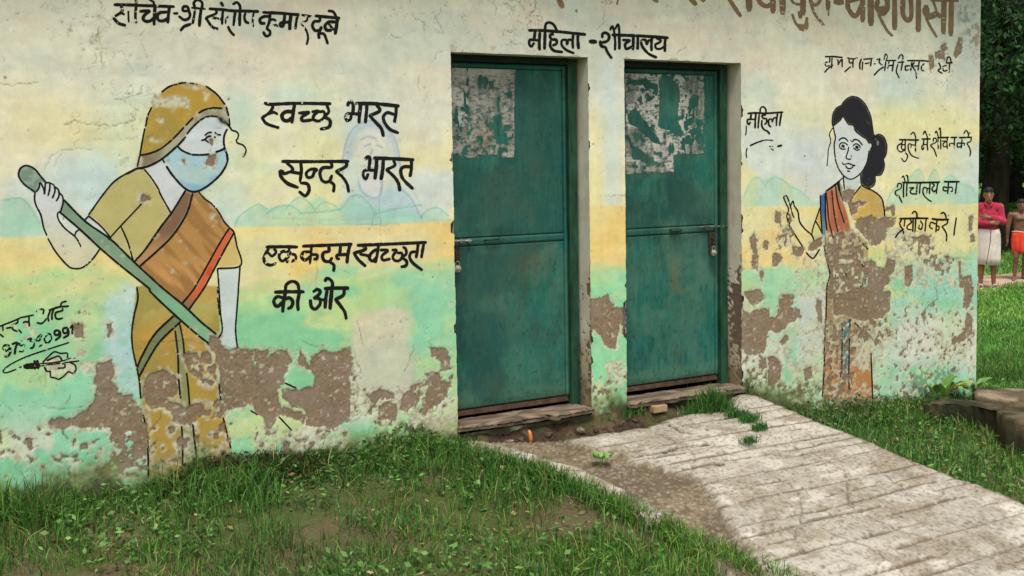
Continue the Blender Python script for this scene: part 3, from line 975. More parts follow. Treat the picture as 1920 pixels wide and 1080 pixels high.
sc = fill('HD 105,705 130,560 165,400 205,290 240,220 300,150 400,87 500,70 600,75 690,105 780,170 850,260 868,295 740,292 650,325 570,380 490,465 400,560 290,648 200,690', (178, 146, 62), 1, 1, sm=False)
W.put((190, 142, 62), .7 * sc * sstep(.1, .35, Z - line_z([(0, 260), (900, 260)]))); W.put((160, 140, 70), .6 * sc * sstep(.5, .65, n4))
band = fill('HD 105,705 200,690 290,648 400,560 490,465 570,380 650,325 740,292 868,295 892,440 870,440 775,365 700,368 620,405 530,510 430,630 300,740 180,805 75,828', (146, 136, 112), 1, 1)
W.put((172, 170, 140), .8 * band * sstep(.45, .6, n4)); W.put((122, 104, 80), .7 * soft('HD 75,828 105,705 200,690 290,650 280,745 180,805', 3))
mk = fill('HD 300,740 430,630 480,670 550,700 650,708 790,685 855,655 880,740 820,870 700,980 590,1033 500,1000 400,895 340,810', (164, 196, 206), 1, 1)
W.put((128, 172, 198), .8 * mk * sstep(-.02, -.16, Z - line_z([(0, 300), (900, 300)]) + (n4 - .5) * .12))
W.put((186, 204, 190), .6 * mk * sstep(.52, .62, fbm(X * .5, Z, 14, 3, 9)))
fill('HD 775,365 830,375 870,410 900,460 850,440 805,420', (34, 30, 28), 1, 1)
st = fill('C 475,415 640,580 830,715 990,870 1130,1000 1225,1085 E 1030,95 1130,190 1215,258 1165,310 1090,245 960,130 850,25 C 1040,1020 890,900 750,780 600,640 448,510 462,460', (124, 152, 124), 1, 1)
W.put((122, 136, 134), .8 * st * sstep(.0, .2, Z - line_z([(0, 420), (900, 420)])));  W.put((124, 176, 136), .8 * st * sstep(-.0, -.15, Z - line_z([(0, 520), (900, 520)])))
cp = fill('HN 215,330 120,260 72,190 80,130 110,102 150,97 210,125 260,185 310,245 258,245 240,300', (116, 140, 122), 1, 1, sm=True)
W.put((158, 170, 156), .7 * cp * sstep(.5, .62, nf))
# sari
s1 = fill('C 1445,372 1490,360 1560,420 1640,510 1720,625 1650,740 1560,900 1455,1085 E 1020,92 C 1130,1000 1050,915 1180,800 1300,680 1400,520', (178, 134, 76), 1, 1)
W.put((152, 108, 62), .8 * s1 * sstep(.5, .62, dg)); W.put((206, 150, 92), .8 * s1 * sstep(-.0, -.2, Z - line_z([(0, 460), (900, 460)])) * sstep(.62, .45, dg))
W.put((150, 128, 72), .6 * s1 * sstep(.05, .25, Z - line_z([(0, 430), (900, 430)])))
s2 = fill('C 1390,350 1445,372 1400,520 1300,680 1180,800 1050,915 1005,885 1090,790 1200,630 1290,510', (128, 96, 72), 1, 1)
W.put((188, 142, 92), .8 * s2 * sstep(.0, -.12, Z - line_z([(0, 430), (900, 430)])))
s3 = fill('C 1718,628 1755,665 1680,800 1600,950 1530,1080 E 1062,122 1020,92 1100,0 C 1560,900 1650,740', (206, 98, 58), 1, 1)
W.put((190, 66, 40), .6 * s3 * sstep(.5, .6, n4)); W.put((128, 108, 74), .9 * s3 * sstep(-.0, -.06, Z - line_z([(0, 548), (900, 548)])))
fill('E 985,148 1015,190 900,300 830,410 782,500 772,450 800,380 870,260', (112, 124, 84), 1, 1)
fill('E 985,235 1012,205 1030,300 1036,375 1050,480 1066,655 1085,768 1108,965 1100,1066 1025,1066 1027,900 1020,700 1004,480', (140, 140, 92), 1, 1)

# woman with a bun
fill('W2 345,905 430,942 528,890 530,985 480,1060 360,1062', (198, 206, 200), 1, 2)
fill('W2 240,375 310,320 345,275 400,355 455,370 480,430 540,480 600,520 618,558 650,558 655,600 625,635 610,740 530,880 430,942 345,902 280,790 256,650 262,500', (204, 208, 204), 1, 2)
fill('W2 235,380 229,330 240,240 280,180 330,155 345,125 390,82 440,62 500,72 540,100 590,160 640,280 672,472 720,465 760,478 790,515 812,590 800,680 775,730 784,790 770,860 740,900 690,905 685,970 665,1015 610,1038 560,1020 535,980 530,895 600,765 625,640 655,590 640,556 612,550 600,520 540,480 480,430 455,370 400,355 345,275 310,320', (34, 32, 38), 1, 2)
fill('W2 616,562 650,558 652,598 625,632', (200, 206, 202), 1, 2)
bl = fill('W3 860,45 930,68 1000,105 1050,170 1070,240 1078,360 880,420 770,330 740,190 800,110', (206, 166, 82), 1, 2)
W.put((188, 158, 92), .7 * bl * sstep(.48, .62, n4)); fill('W3 480,240 497,475 440,370', (212, 174, 92), 1, 2)
a2 = fill('W3 412,490 440,370 500,480 500,560 425,545', (206, 200, 128), .8, 2)
s4 = fill('W3 525,105 545,80 640,20 690,180 740,340 760,440 700,520 600,540 545,520', (172, 98, 72), 1, 2)
W.put((190, 122, 84), .8 * s4 * sstep(.45, .62, fbm(X + Z * .2, Z * .1, 40, 2, 4)))
W.put((160, 150, 116), .7 * soft('W3 545,80 640,20 650,60 560,90', 1))
fill('W3 625,35 660,5 690,60 675,190 650,150', (140, 132, 100), 1, 2)
bs = fill('W3 480,130 525,105 532,480 510,600 500,480', (52, 96, 158), 1, 2)
W.put((112, 140, 140), .8 * bs * sstep(.02, -.1, Z - line_z([(0, 400), (1900, 398)])))
lw = fill('L 328,0 590,0 640,120 575,365 585,520 592,662 430,670 305,612 318,330', (150, 118, 76), .9, 2)
fill('W3 515,590 740,420 920,560 915,830 850,970 890,1080 535,1080 565,850', (150, 118, 78), .8, 2)
W.put((180, 122, 66), .9 * lw * sstep(.0, -.12, Z - line_z([(0, 640), (1900, 640)])))
fill('L 418,195 460,172 456,520 408,505', (72, 112, 116), 1, 2)

# ---- flaking: the first coat, then bare plaster
base_d = sstep(.55, -.35, Z) * .5 + .12
wear = fbm(X, Z, 55, 4, 23); big = fbm(X, Z, 5, 3, 25)
right = sstep(2.0, 2.6, X)
chip = wear > (0.83 - .15 * base_d - .08 * right * sstep(.9, .4, Z) - .30 * (big - .5))
low = sstep(.12, -.12, Z + (big - .5) * .5) * sstep(.38, .5, wear)
PE = np.zeros((W.nz, W.nx), bool); CH = chip.copy()
_TN = {}
def grow(pts, amp=.010, f=26, thr=None, tgt='p', seed=1):
    global PE, CH
    m = W.warp(W.mask(T(pts), False), amp, f, seed)
    if thr is not None:
        if seed not in _TN: _TN[seed] = fbm(X, Z, 34, 4, 29 + seed)
        m &= _TN[seed] > thr
    if tgt == 'p': PE |= m
    else: CH |= m
SOLID = ['E 540,410 620,400 636,430 640,520 660,590 740,620 800,700 800,760 760,800 700,830 715,900 650,910 630,790 560,780 450,780 300,792 268,770 290,740 380,735 460,700 520,640 545,560 525,520 540,470',
         'E 820,490 860,470 920,458 1000,500 1000,590 930,620 1000,650 1060,660 1140,640 1180,700 1120,740 1060,775 990,770 960,690 860,680 810,650 800,590',
         'E 1175,262 1235,280 1262,340 1440,345 1440,660 1280,682 1245,600 1225,400 1180,320', 'E 760,760 830,770 830,900 770,930 740,850',
         'F -10,350 70,340 80,370 150,348 190,360 195,400 165,450 160,530 135,560 130,640 175,680 265,690 270,770 215,735 130,712 100,780 50,810 40,720 -10,700',
         'F 250,350 290,400 310,440 320,380 380,350 420,372 540,330 552,400 530,470 545,560 530,620 530,750 440,790 380,792 285,770 275,690 175,660 135,600 150,560 260,575 330,560 335,490 285,460 245,420',
         'F 640,640 650,600 700,560 778,600 770,622 700,625 665,662', 'F 690,660 740,640 790,650 802,700 780,750 680,742',
         'F 975,345 1010,328 1052,335 1096,390 1092,460 1050,470 1040,420 985,380', 'F 955,480 1030,470 1045,520 1095,540 1080,590 1050,640 960,690 945,640 970,560',
         'F 830,600 880,560 915,600 905,650 850,690 808,680', 'F 150,860 190,870 200,930 160,935', 'E 140,840 180,835 185,900 160,920', 'E 165,950 210,960 180,1000', 'E 300,950 350,960 360,985 310,975',
         'E 415,200 470,205 470,285 420,270', 'E 600,200 628,195 625,290 605,280', 'E 450,880 490,865 495,910 450,915',
         'E 1040,380 1110,365 1130,400 1060,430', 'EY 110,715 170,715 210,820 150,855 105,800', 'HD 710,700 778,700 770,790 730,812 680,795', 'HD 470,765 500,750 505,790 480,790', 'C 1055,390 1085,375 1125,395 1120,430 1070,435',
         'K 455,60 500,50 540,28 572,110 640,110 645,180 640,262 620,240 605,170 588,335 520,322 500,270 455,240', 'K 432,60 458,60 455,240 432,260',
         'K 1310,20 1400,5 1425,60 1350,100 1320,60', 'K 1292,110 1330,140 1380,120 1450,110 1440,250 1420,360 1340,385 1290,345',
         'L 0,165 40,160 70,110 60,60 140,40 150,90 120,112 180,122 184,170 60,245 0,235', 'L 0,385 40,380 78,440 70,510 25,560 0,550',
         'L 370,35 520,20 690,20 685,130 640,170 520,185 430,150 370,150', 'W3 870,730 960,730 1010,800 1110,830 1130,900 1060,1000 1120,1080 860,1080 930,900',
         'W3 880,340 940,295 1030,350 1170,330 1180,380 1110,440 1080,530 990,600 930,550 850,440 800,350', 'W3 820,360 870,330 880,440 930,520 860,480 800,420',
         'W3 225,600 330,600 335,640 300,690 235,680', 'W3 380,590 430,540 495,510 500,580 420,640 370,640', 'W3 40,700 55,655 100,665 140,700 115,730 80,785 40,780',
         'W3 75,290 110,300 125,360 110,400 95,350 60,330', 'W3 155,465 175,480 165,610 150,590', 'W3 120,1040 240,1040 250,1080 125,1080',
         'W3 690,90 740,70 800,80 790,150 750,200 690,190 670,130', 'W3 740,190 830,215 820,290 770,310', 'W3 790,200 850,175 915,200 880,225 800,220',
         'SH 195,470 330,420 345,385 378,480 360,620 320,600 290,500 200,520', 'SH 60,660 180,620 360,640 390,700 330,800 150,830 60,760',
         'SH 1700,620 1750,598 1770,680 1750,900 1705,860 1690,760', 'SH 1720,960 1790,920 1825,1070 1730,1070', 'SH 770,980 850,940 990,960 1000,1070 790,1070', 'SH 530,980 590,1060 500,1060',
         'J 1505,545 1540,540 1530,660 1510,640', 'J 1025,920 1080,905 1090,1020 1060,1070 1030,1060', 'J 1110,700 1180,680 1215,720 1200,760 1130,740', 'J 1430,880 1450,870 1450,1000 1530,980 1530,1080 1440,1080',
         'J 900,860 960,880 950,960 900,1000 870,930', 'I 1785,700 1820,665 1840,720 1835,800 1850,860 1840,950 1810,940 1800,820', 'I 1850,960 1880,950 1895,990 1870,1030', 'I 1700,665 1728,660 1722,700', 'I 1690,880 1728,870 1725,960 1690,940',
         'L 1035,290 1070,265 1100,250 1120,150 1150,155 1148,250 1110,300 1040,322', 'L 1105,0 1160,-5 1155,40 1120,125 1105,110', 'L 860,150 890,130 880,205', 'L 200,450 245,440 250,500 210,530', 'L 68,300 100,260 118,290 80,320',
         'L 765,575 790,585 795,650 765,640', 'H 1250,390 1320,380 1330,450 1260,440', 'H 1205,420 1240,415 1250,500 1215,530', 'H 1390,420 1430,280 1465,290 1450,400 1410,440', 'H 1290,350 1330,320 1350,370 1310,400',
         'E -5,800 12,800 12,880 -5,885', 'J 60,400 60,400 60,401', 'L 270,60 300,70 305,195 280,180', 'I 1895,720 1925,730 1920,790 1890,780']
for i, p in enumerate(SOLID): grow(p, .006 if len(p) < 70 else .010, 26, None, 'p', 1 + i % 3)
MOTTLE = [('W3 540,500 760,440 860,500 900,600 860,760 920,830 900,960 850,1080 540,1080 565,850 520,600', .47), ('E 1030,370 1180,360 1230,450 1210,560 1130,500 1060,470', .47), ('E 1180,640 1280,620 1260,760 1180,720', .5),
          ('L 320,180 470,190 560,220 570,300 480,380 470,520 560,660 420,690 310,640 315,400', .56), ('L 440,660 590,600 600,680 440,690', .55), ('J 1000,700 1240,680 1260,860 1180,900 1040,760', .57), ('L 560,180 680,150 700,260 600,330 560,260', .54),
          ('J 1180,860 1300,820 1400,860 1380,980 1200,960', .58), ('F 540,560 700,560 850,600 930,700 850,800 700,780 560,700', .66), ('F 380,380 560,380 560,620 440,560', .5), ('F 0,790 160,800 380,800 560,780 620,900 300,960 0,930', .64),
          ('E 640,610 830,600 830,1000 560,960 620,800', .55), ('E 830,780 1300,760 1300,1000 840,1060', .64), ('E 560,900 840,880 840,1068 540,1068', .56), ('F 850,560 1100,480 1100,640 960,720 850,700', .56),
          ('K 455,500 650,480 650,690 455,690', .66), ('K 1290,380 1440,360 1440,660 1290,640', .62), ('L 0,540 330,540 600,680 600,800 200,760 0,660', .62), ('L 600,440 1160,420 1160,640 880,640 700,780 600,700', .705), ('L 700,100 1160,60 1160,420 700,400', .70),
          ('W3 60,280 250,280 250,640 60,620', .62), ('E 0,780 300,780 560,900 540,1068 0,1068', .70)]
for i, (p, t) in enumerate(MOTTLE): grow(p, .012, 20, t - .015, 'p', 1 + i % 3)
for p, t in [('HD 200,170 350,165 430,200 545,195 540,290 420,300 330,280 215,290', .36), ('HD 480,80 700,95 700,135 560,130 490,110', .42), ('HD 190,290 560,300 420,520 180,640', .64), ('HD 660,130 720,130 700,240 660,240', .56), ('HD 730,300 895,310 890,430 850,430', .6),
             ('HD 330,720 370,725 365,800 320,800', .44), ('HD 470,705 530,720 500,790 470,760', .5), ('EY 95,640 330,600 330,720 220,960 110,960', .60), ('C 1560,520 1700,520 1700,600 1570,590', .5), ('C 860,90 1060,80 1060,180 860,170', .55),
             ('E 440,330 560,380 640,500 640,560 520,520 430,440', .44), ('E 130,190 250,130 220,260 140,290', .55), ('E 250,400 430,380 430,500 280,500', .40), ('E 80,880 130,900 130,1000 80,990', .42), ('E 550,900 840,890 840,1068 550,1068', .40),
             ('F 530,570 850,560 880,640 640,700 530,740', .42), ('F 60,800 540,780 540,930 60,960', .42), ('F 440,420 550,420 550,560 440,560', .46), ('F 870,690 990,680 990,820 860,850', .40), ('F 980,720 1130,660 1130,880 980,860', .44),
             ('W3 540,640 900,700 900,1060 560,1060', .42), ('W3 110,400 210,420 200,640 95,600', .42), ('W3 240,690 540,650 550,1080 250,1080', .56), ('SH 200,760 400,860 470,1075 150,1075', .46), ('J 880,620 1200,660 1100,760 1180,900 860,1080', .42),
             ('L 0,200 320,160 310,560 0,560', .52), ('L 460,280 620,200 720,260 600,470 480,460', .42), ('L 900,200 1100,280 1120,420 950,380', .42), ('L 720,560 830,560 830,700 720,690', .40), ('J 1000,760 1240,860 1500,870 1500,1080 1000,1080', .50),
             ('K 510,420 640,400 640,500 540,510', .36), ('K 500,260 600,160 610,340 520,340', .42), ('K 1285,0 1330,60 1300,230 1285,230', .3), ('K 1300,100 1440,100 1400,180 1300,160', .42), ('A 400,160 740,100 760,300 700,480 560,420', 0.64)]:
    grow(p, .010, 26, t, 'c', 2)
ringf = W.blur(PE, 2); ring = (ringf > .03) & ~PE & (wear > .47)
ring2 = (W.blur(PE, 5) > .05) & ~PE & (wear > .60)
CH = (CH | ring | ring2) & ~PE
chips = W.blur(CH, 1)
W.put((204, 200, 172), chips * .88)
W.put((150, 142, 118), .55 * CH * (nf > .56)); W.put((122, 112, 94), .55 * CH * (vnoise(X * 150, Z * 150, 6) > .78))
pl = W.blur(PE, 0)
g = fbm(X, Z, 120, 3, 33)
W.put((134, 111, 88), pl * .97); W.put((112, 92, 72), .55 * pl * (g > .60)); W.put((150, 130, 108), .5 * pl * (g < .38)); W.put((140, 124, 108), .5 * pl * sstep(.5, .62, n4))
W.put((196, 188, 164), .75 * pl * (wear > .725))
edge = (W.blur(~PE, 1) > .1) & PE; W.put((78, 66, 54), .55 * edge)
# damp, moss and dirt that crept up from the ground
base = line_z([(0, 930), (340, 905), (560, 880), (850, 830), (1107, 778), (1175, 765), (1390, 738), (1560, 792), (1700, 800), (1835, 760)])
hh = Z - base
W.put((108, 124, 62), .75 * sstep(.17, .02, hh + (n4 - .5) * .22 + (nf - .5) * .12)); W.put((62, 56, 36), .85 * sstep(.075, .0, hh + (n4 - .5) * .14 + (nf - .5) * .08))
W.put((50, 46, 30), .92 * soft('E 1005,1068 1050,1005 1120,965 1290,935 1440,948 1440,1068', 4) * (fbm(X, Z, 42, 4, 3) > .44)); W.put((58, 66, 34), .85 * soft('F -10,945 60,925 200,930 330,905 470,900 620,862 720,800 860,750 960,770 1000,860 1060,900 1000,1068 0,1068', 7) * (fbm(X, Z, 42, 4, 3) > .47)); W.put((92, 104, 56), .7 * soft('L 0,540 160,520 300,560 330,620 560,660 690,690 760,720 820,800 500,800 200,760 0,650', 7) * (fbm(X, Z, 42, 4, 3) > .5)); W.put((54, 56, 38), .75 * soft('L 300,670 560,680 700,740 640,790 300,760', 6) * (fbm(X, Z, 50, 4, 6) > .52)); W.put((110, 150, 120), .5 * soft('L 380,640 600,650 600,740 400,740', 7))
W.put((88, 92, 60), .6 * soft('L 810,520 830,460 1040,440 1050,600 880,640 800,590', 8) * (nf > .48))
W.put((96, 110, 96), .55 * soft('H 1400,40 1560,20 1590,300 1480,300', 12) * (nf > .5)); W.put((160, 120, 92), .5 * soft('H 1500,240 1590,200 1590,430 1540,420', 5) * (nf > .5))

# cracks and small holes
HGT = np.zeros((W.nz, W.nx), np.float32)
HGT -= W.blur(PE, 1) * .0036
HGT += np.where(PE, (g - .5) * .003, 0) - CH * .0009 + (n4 - .5) * .004 + (fbm(X, Z, 18, 2, 3) - .5) * .0012
cr = np.random.default_rng(5)
def crack(pts, r=.0016, c=(96, 88, 68), a=.75, depth=.0012, jag=.004):
    Q = on_plane(T(pts)) if isinstance(pts, str) else np.asarray(pts)
    xs, zs = [], []
    for (x0, z0), (x1, z1) in zip(Q[:-1], Q[1:]):
        L = math.hypot(x1 - x0, z1 - z0); n = max(2, int(L / .0022)); t = np.linspace(0, 1, n)
        o = (fbm((x0 + (x1 - x0) * t), (z0 + (z1 - z0) * t), 45, 3, 8) - .5) * jag * 5; d = np.array([-(z1 - z0), x1 - x0]) / (L + 1e-9)
        xs.append(x0 + (x1 - x0) * t + d[0] * o); zs.append(z0 + (z1 - z0) * t + d[1] * o)
    W.dots(np.concatenate(xs), np.concatenate(zs), r, c, a, HGT, depth)
for s_, r_, c_ in [('A 480,935 560,905 700,940 790,935 860,945 1000,900', .0022, (100, 88, 62)), ('A 0,625 90,640 180,620 290,625', .0014, (150, 128, 90)), ('A 730,200 750,290 760,400 770,520', .0016, (130, 120, 95)), ('A 640,120 760,130 830,190', .0014, (130, 120, 95)),
                   ('A 750,0 765,40 760,60', .003, (90, 80, 62)), ('A 1060,640 1050,690 960,740 860,740', .002, (86, 78, 60)), ('A 980,850 1010,900 940,930', .002, (96, 86, 64)), ('A 530,180 535,240', .002, (130, 124, 100)),
                   ('B 1790,0 1800,60 1795,120', .0028, (84, 78, 60)), ('B 1170,100 1200,140 1260,170 1265,300', .0018, (110, 104, 82)), ('B 1330,80 1400,240', .002, (96, 90, 70)), ('B 1010,270 1090,290', .0018, (120, 112, 90)), ('B 1340,440 1360,400 1400,385', .0022, (96, 84, 64)), ('B 1860,330 1920,350', .0018, (110, 100, 80)),
                   ('MS 0,35 60,35 110,80 120,130', .0022, (104, 98, 78)), ('MS 150,0 240,100', .003, (100, 96, 76)), ('MS 350,0 330,100 240,180', .002, (84, 78, 62)), ('MS 280,215 350,245 400,240', .0016, (110, 104, 84)), ('MS 1030,60 1020,240', .0014, (120, 116, 96)), ('MS 960,290 1000,250 1090,260', .0014, (150, 142, 118)), ('MS 1750,550 1800,500 1850,480', .002, (110, 98, 80)),
                   ('E 240,660 340,680 480,665', .003, (90, 76, 60)), ('E 400,600 370,650', .003, (90, 80, 62)), ('E 790,300 930,300 1080,295 1180,330', .002, (100, 84, 40)), ('E 820,775 870,780 905,720 910,690', .0026, (96, 80, 40)), ('E 870,790 880,860', .002, (100, 80, 40)), ('E 0,730 20,715', .002, (60, 60, 40)),
                   ('E 250,480 262,560', .0016, (130, 140, 90)), ('E 250,990 245,1060', .002, (60, 90, 50)), ('E 350,800 380,850', .004, (70, 86, 60)), ('E 520,870 560,850', .006, (70, 76, 60)),
                   ('F 565,180 590,260 600,330', .0018, (120, 84, 74)), ('F 545,480 575,560 570,640', .002, (96, 88, 70)), ('F 545,350 590,480', .002, (120, 112, 92)), ('F 890,320 860,420 835,470', .002, (80, 92, 70)), ('F 540,660 640,650 720,640 830,620', .0016, (110, 100, 80)), ('F 545,750 640,700 690,690', .0018, (90, 100, 76)), ('F 265,300 330,325 385,330', .0024, (86, 80, 60)),
                   ('L 945,0 955,60 905,100 865,140 880,200', .0045, (108, 92, 76)), ('L 855,250 820,300 790,380 740,385', .0032, (104, 90, 74)), ('L 740,190 770,240', .0018, (110, 100, 80)), ('L 580,365 640,330', .002, (120, 90, 60)), ('L 700,0 730,40', .003, (110, 96, 80)),
                   ('J 1180,860 1400,855 1540,860', .002, (120, 104, 84)), ('J 1250,980 1250,1060', .0018, (70, 100, 96)), ('J 830,810 840,860 1000,850', .0018, (120, 112, 92)), ('J 350,880 380,900 370,1060', .0026, (110, 92, 80)), ('J 285,230 290,370', .001, (120, 120, 116)),
                   ('I 480,390 580,395', .0012, (120, 116, 100)), ('I 700,390 850,388', .0012, (140, 132, 100)), ('D 930,200 935,300 930,620 935,760', .0009, (150, 140, 120)), ('D 870,550 872,620', .0012, (90, 120, 100)), ('B 1220,570 1222,690', .0012, (120, 120, 90)),
                   ('D 455,760 455,1080', .0007, (150, 130, 90)), ('A 400,240 400,240', .001, (150, 140, 120)), ('C 340,200 360,110 450,50 560,35 700,40', .0012, (150, 164, 160)), ('C 480,60 420,120 410,170', .001, (150, 164, 160)), ('D 660,600 1080,608', .001, (190, 160, 110)), ('D 1080,250 1180,350 1235,470 1250,560', .0014, (150, 176, 170)), ('D 660,960 700,970', .001, (150, 140, 100))]:
    crack(s_, r_, c_)
def hair(reg, n, ln, c=(120, 110, 88), a=.6, r=.0013):
    Q = on_plane(T(reg)); x0, x1, z0, z1 = Q[:, 0].min(), Q[:, 0].max(), Q[:, 1].min(), Q[:, 1].max()
    for _ in range(n):
        p = np.array([cr.uniform(x0, x1), cr.uniform(z0, z1)]); th = cr.uniform(0, 6.28); P = [p.copy()]
        for _k in range(int(cr.integers(2, 7))):
            th += cr.normal(0, .7); p = p + ln * cr.uniform(.4, 1) * np.array([math.cos(th), math.sin(th)]); P.append(p.copy())
        crack(P, r * cr.uniform(.6, 1.5), c, a * cr.uniform(.4, 1), .0008, .003)
def specks(reg, n, c=(70, 66, 50), a=.8, rmax=.005):
    Q = on_plane(T(reg)); x0, x1, z0, z1 = Q[:, 0].min(), Q[:, 0].max(), Q[:, 1].min(), Q[:, 1].max()
    for rr, k in ((.0016, .7), (.003, .22), (rmax, .08)):
        m = max(1, int(n * k)); W.dots(cr.uniform(x0, x1, m), cr.uniform(z0, z1, m), rr, c, a, HGT, .0015)
hair('A 640,100 1200,100 1200,700 700,700', 46, .014, (118, 106, 84)); hair('A 480,860 1050,860 1050,1060 640,1060', 20, .012, (110, 104, 84)); hair('A 0,0 1900,0 1900,600 0,600', 34, .016, (160, 150, 124), .5)
hair('MS 0,0 400,0 400,480 0,500', 46, .016, (96, 92, 74), .75); hair('B 1150,60 1900,0 1900,330 1250,330', 34, .014, (110, 104, 84)); hair('B 0,380 1000,300 1000,1080 0,700', 22, .012, (150, 144, 110), .5)
hair('H 1100,240 1560,240 1560,700 1150,700', 36, .013, (96, 92, 74), .7); hair('R1 0,0 1900,0 1900,500 0,500', 26, .012, (140, 134, 116), .5); hair('L 600,0 1150,0 1150,560 640,560', 110, .026, (104, 94, 76), .75, .0018); hair('J 800,800 1540,800 1540,1080 800,1080', 40, .03, (104, 92, 74), .75, .002); hair('J 950,700 1540,700 1540,1080 900,1080', 44, .014, (110, 100, 80), .7)
hair('L 0,0 310,0 310,600 0,600', 22, .014, (96, 96, 76), .6); hair('E 0,500 800,500 800,1060 0,1060', 30, .016, (96, 96, 70), .6); hair('F 540,560 1110,560 1110,860 540,860', 44, .014, (104, 100, 78), .7); hair('W3 240,700 540,700 540,1080 250,1080', 16, .014, (128, 110, 98), .6)
hair('HD 0,100 280,100 280,560 0,560', 40, .009, (110, 104, 84), .65); hair('C 0,100 1000,100 1000,1080 0,1080', 22, .014, (170, 160, 130), .45)
specks('A 0,0 1920,0 1920,1080 0,1080', 150, (120, 112, 90), .6, .004); specks('B 0,0 1920,0 1920,1080 0,1080', 130, (104, 98, 78), .6, .004); specks('D 0,0 1400,0 1400,1080 0,1080', 70, (110, 100, 70), .7, .004); specks('G 0,0 600,0 600,380 0,380', 70, (90, 84, 66), .7, .005)
specks('H 400,230 1560,230 1560,760 400,700', 120, (76, 72, 60), .75, .005); specks('J 0,500 1540,500 1540,1080 0,1080', 260, (70, 74, 64), .75, .006); specks('L 0,0 1160,0 1160,700 0,600', 420, (92, 84, 66), .7, .006); specks('E 620,0 760,0 760,480 620,480', 20, (70, 84, 84), .9, .006)
specks('E 0,400 1440,400 1440,1060 0,1060', 260, (104, 96, 70), .7, .006); specks('F 0,300 1110,300 1110,880 0,880', 320, (112, 100, 80), .7, .006); specks('K 455,0 650,0 650,690 455,690', 60, (70, 70, 54), .8, .005); specks('I 1740,0 1920,0 1920,1080 1740,1080', 40, (104, 90, 64), .8, .006)
for p_, r_ in [('A 40,580', .009), ('A 1715,745', .009), ('D 500,95', .004), ('D 1325,1000', .004), ('B 1435,985', .005), ('G 485,80', .010), ('MA 1165,1020', .008), ('K 590,798', .004), ('C 250,960', .005), ('C 475,765', .006), ('C 475,560', .006), ('NA 945,235', .009), ('J 275,92', .006), ('I 595,800', .005), ('D 1415,748', .005), ('D 850,640', .006), ('L 770,190', .006)]:
    q = on_plane(T(p_)); W.dots(q[:, 0], q[:, 1], r_, (66, 66, 54), .8, HGT, .002)
W.dots(*on_plane(T('NA 905,250 925,220 945,200 965,230 990,240 1010,215 1030,240 1060,235 1075,250')).T, .006, (120, 116, 74), .8)
W.dots(*on_plane(T('MS 1010,20 1040,10 1075,5 1100,15 1050,30 1090,35')).T, .008, (110, 140, 140), .8)

# small sand grain everywhere
W.rgb *= (1 + .10 * (RNG.random(W.rgb.shape[:2]).astype(np.float32) - .5))[..., None]
W.rgb = np.clip(W.rgb, .004, .95)
PEf = PE | (CH & (wear > .5))

# ------------------------------------------------------------------ the toilet block
block = tag(empty('toilet_block', (0.9, 0, -0.5)), 'painted public toilet block with a flaking mural, black lettering and two green doors', 'building')
def kid(o, parent=None):          # keep world placement under the block's base point
    o.parent = parent or block
    if parent is None: o.location = (o.location[0] - .9, o.location[1], o.location[2] + .5)
    return o
O1, O2, LZ, SZ = (0.0, 0.883), (1.138, 2.036), 1.980, -0.15
XR = 4.312
def seg(a, b, st): return np.linspace(a, b, max(1, int(round((b - a) / st))) + 1)[:-1]
us = np.concatenate([seg(-3.6, -2.44, .12), seg(-2.44, 0, .0055), seg(0, O1[1], .0058), seg(O1[1], O2[0], .0060), seg(O2[0], O2[1], .0066), seg(O2[1], XR, .0074), [XR]])
zs = np.concatenate([seg(-.95, -.52, .06), seg(-.52, SZ, .0066), seg(SZ, LZ, .0059), seg(LZ, 2.56, .0064), seg(2.56, 2.8, .06), [2.8]])
UU, ZZ = np.meshgrid(us, zs); nu, nz = len(us), len(zs)
hh_ = W.sample(HGT, UU, ZZ)
inside = lambda U_, Z_: ((Z_ > SZ) & (Z_ < LZ) & (((U_ > O1[0]) & (U_ < O1[1])) | ((U_ > O2[0]) & (U_ < O2[1]))))
# chipped arrises round the openings
UJ = UU.copy(); ZJ = ZZ.copy()
for e, sgn in ((O1[0], -1), (O1[1], 1), (O2[0], -1), (O2[1], 1)):
    k = (np.abs(UU - e) < .02) & (ZZ > SZ - .01) & (ZZ < LZ + .01)
    j = sstep(.60, .80, fbm(ZZ, UU * 0 + e * 7, 9, 4, 13)) * .030 + (fbm(ZZ, UU * 0 + e * 3, 45, 2, 3) - .5) * .006
    UJ = np.where(k, UU + sgn * np.maximum(j, -.002) * (1 - np.abs(UU - e) / .02) * .9, UJ)
k = (np.abs(ZZ - LZ) < .02); ZJ = np.where(k, ZZ + (sstep(.6, .8, fbm(UU, ZZ * 0, 7, 3, 15)) * .012 + (fbm(UU, ZZ * 0 + 3, 30, 2, 3) - .5) * .004) * (1 - np.abs(ZZ - LZ) / .02), ZJ)
VW = np.stack([UJ, -hh_, ZJ], -1).reshape(-1, 3)
CW = W.sample(W.rgb, UJ, ZJ).reshape(-1, 3)
ii = np.arange(nz - 1)[:, None] * nu + np.arange(nu - 1)[None, :]
uc = .5 * (us[1:] + us[:-1])[None, :] + 0 * ii; zc = .5 * (zs[1:] + zs[:-1])[:, None] + 0 * ii
keep = ~inside(uc, zc)
gi = W.idx(uc, zc); figc = FIG[gi] * (~PE[gi])
def cells(sel):
    q = ii[sel]; return np.stack([q, q + 1, q + 1 + nu, q + nu], -1)
def compact(V_, F_, C_):
    u_, inv = np.unique(F_, return_inverse=True); return V_[u_], inv.reshape(F_.shape), C_[u_]
v_, f_, c_ = compact(VW, cells(keep & (figc == 0)), CW)
front = kid(mesh_np('front_wall', v_, f_, M_WALL, None, c_, smooth=True))

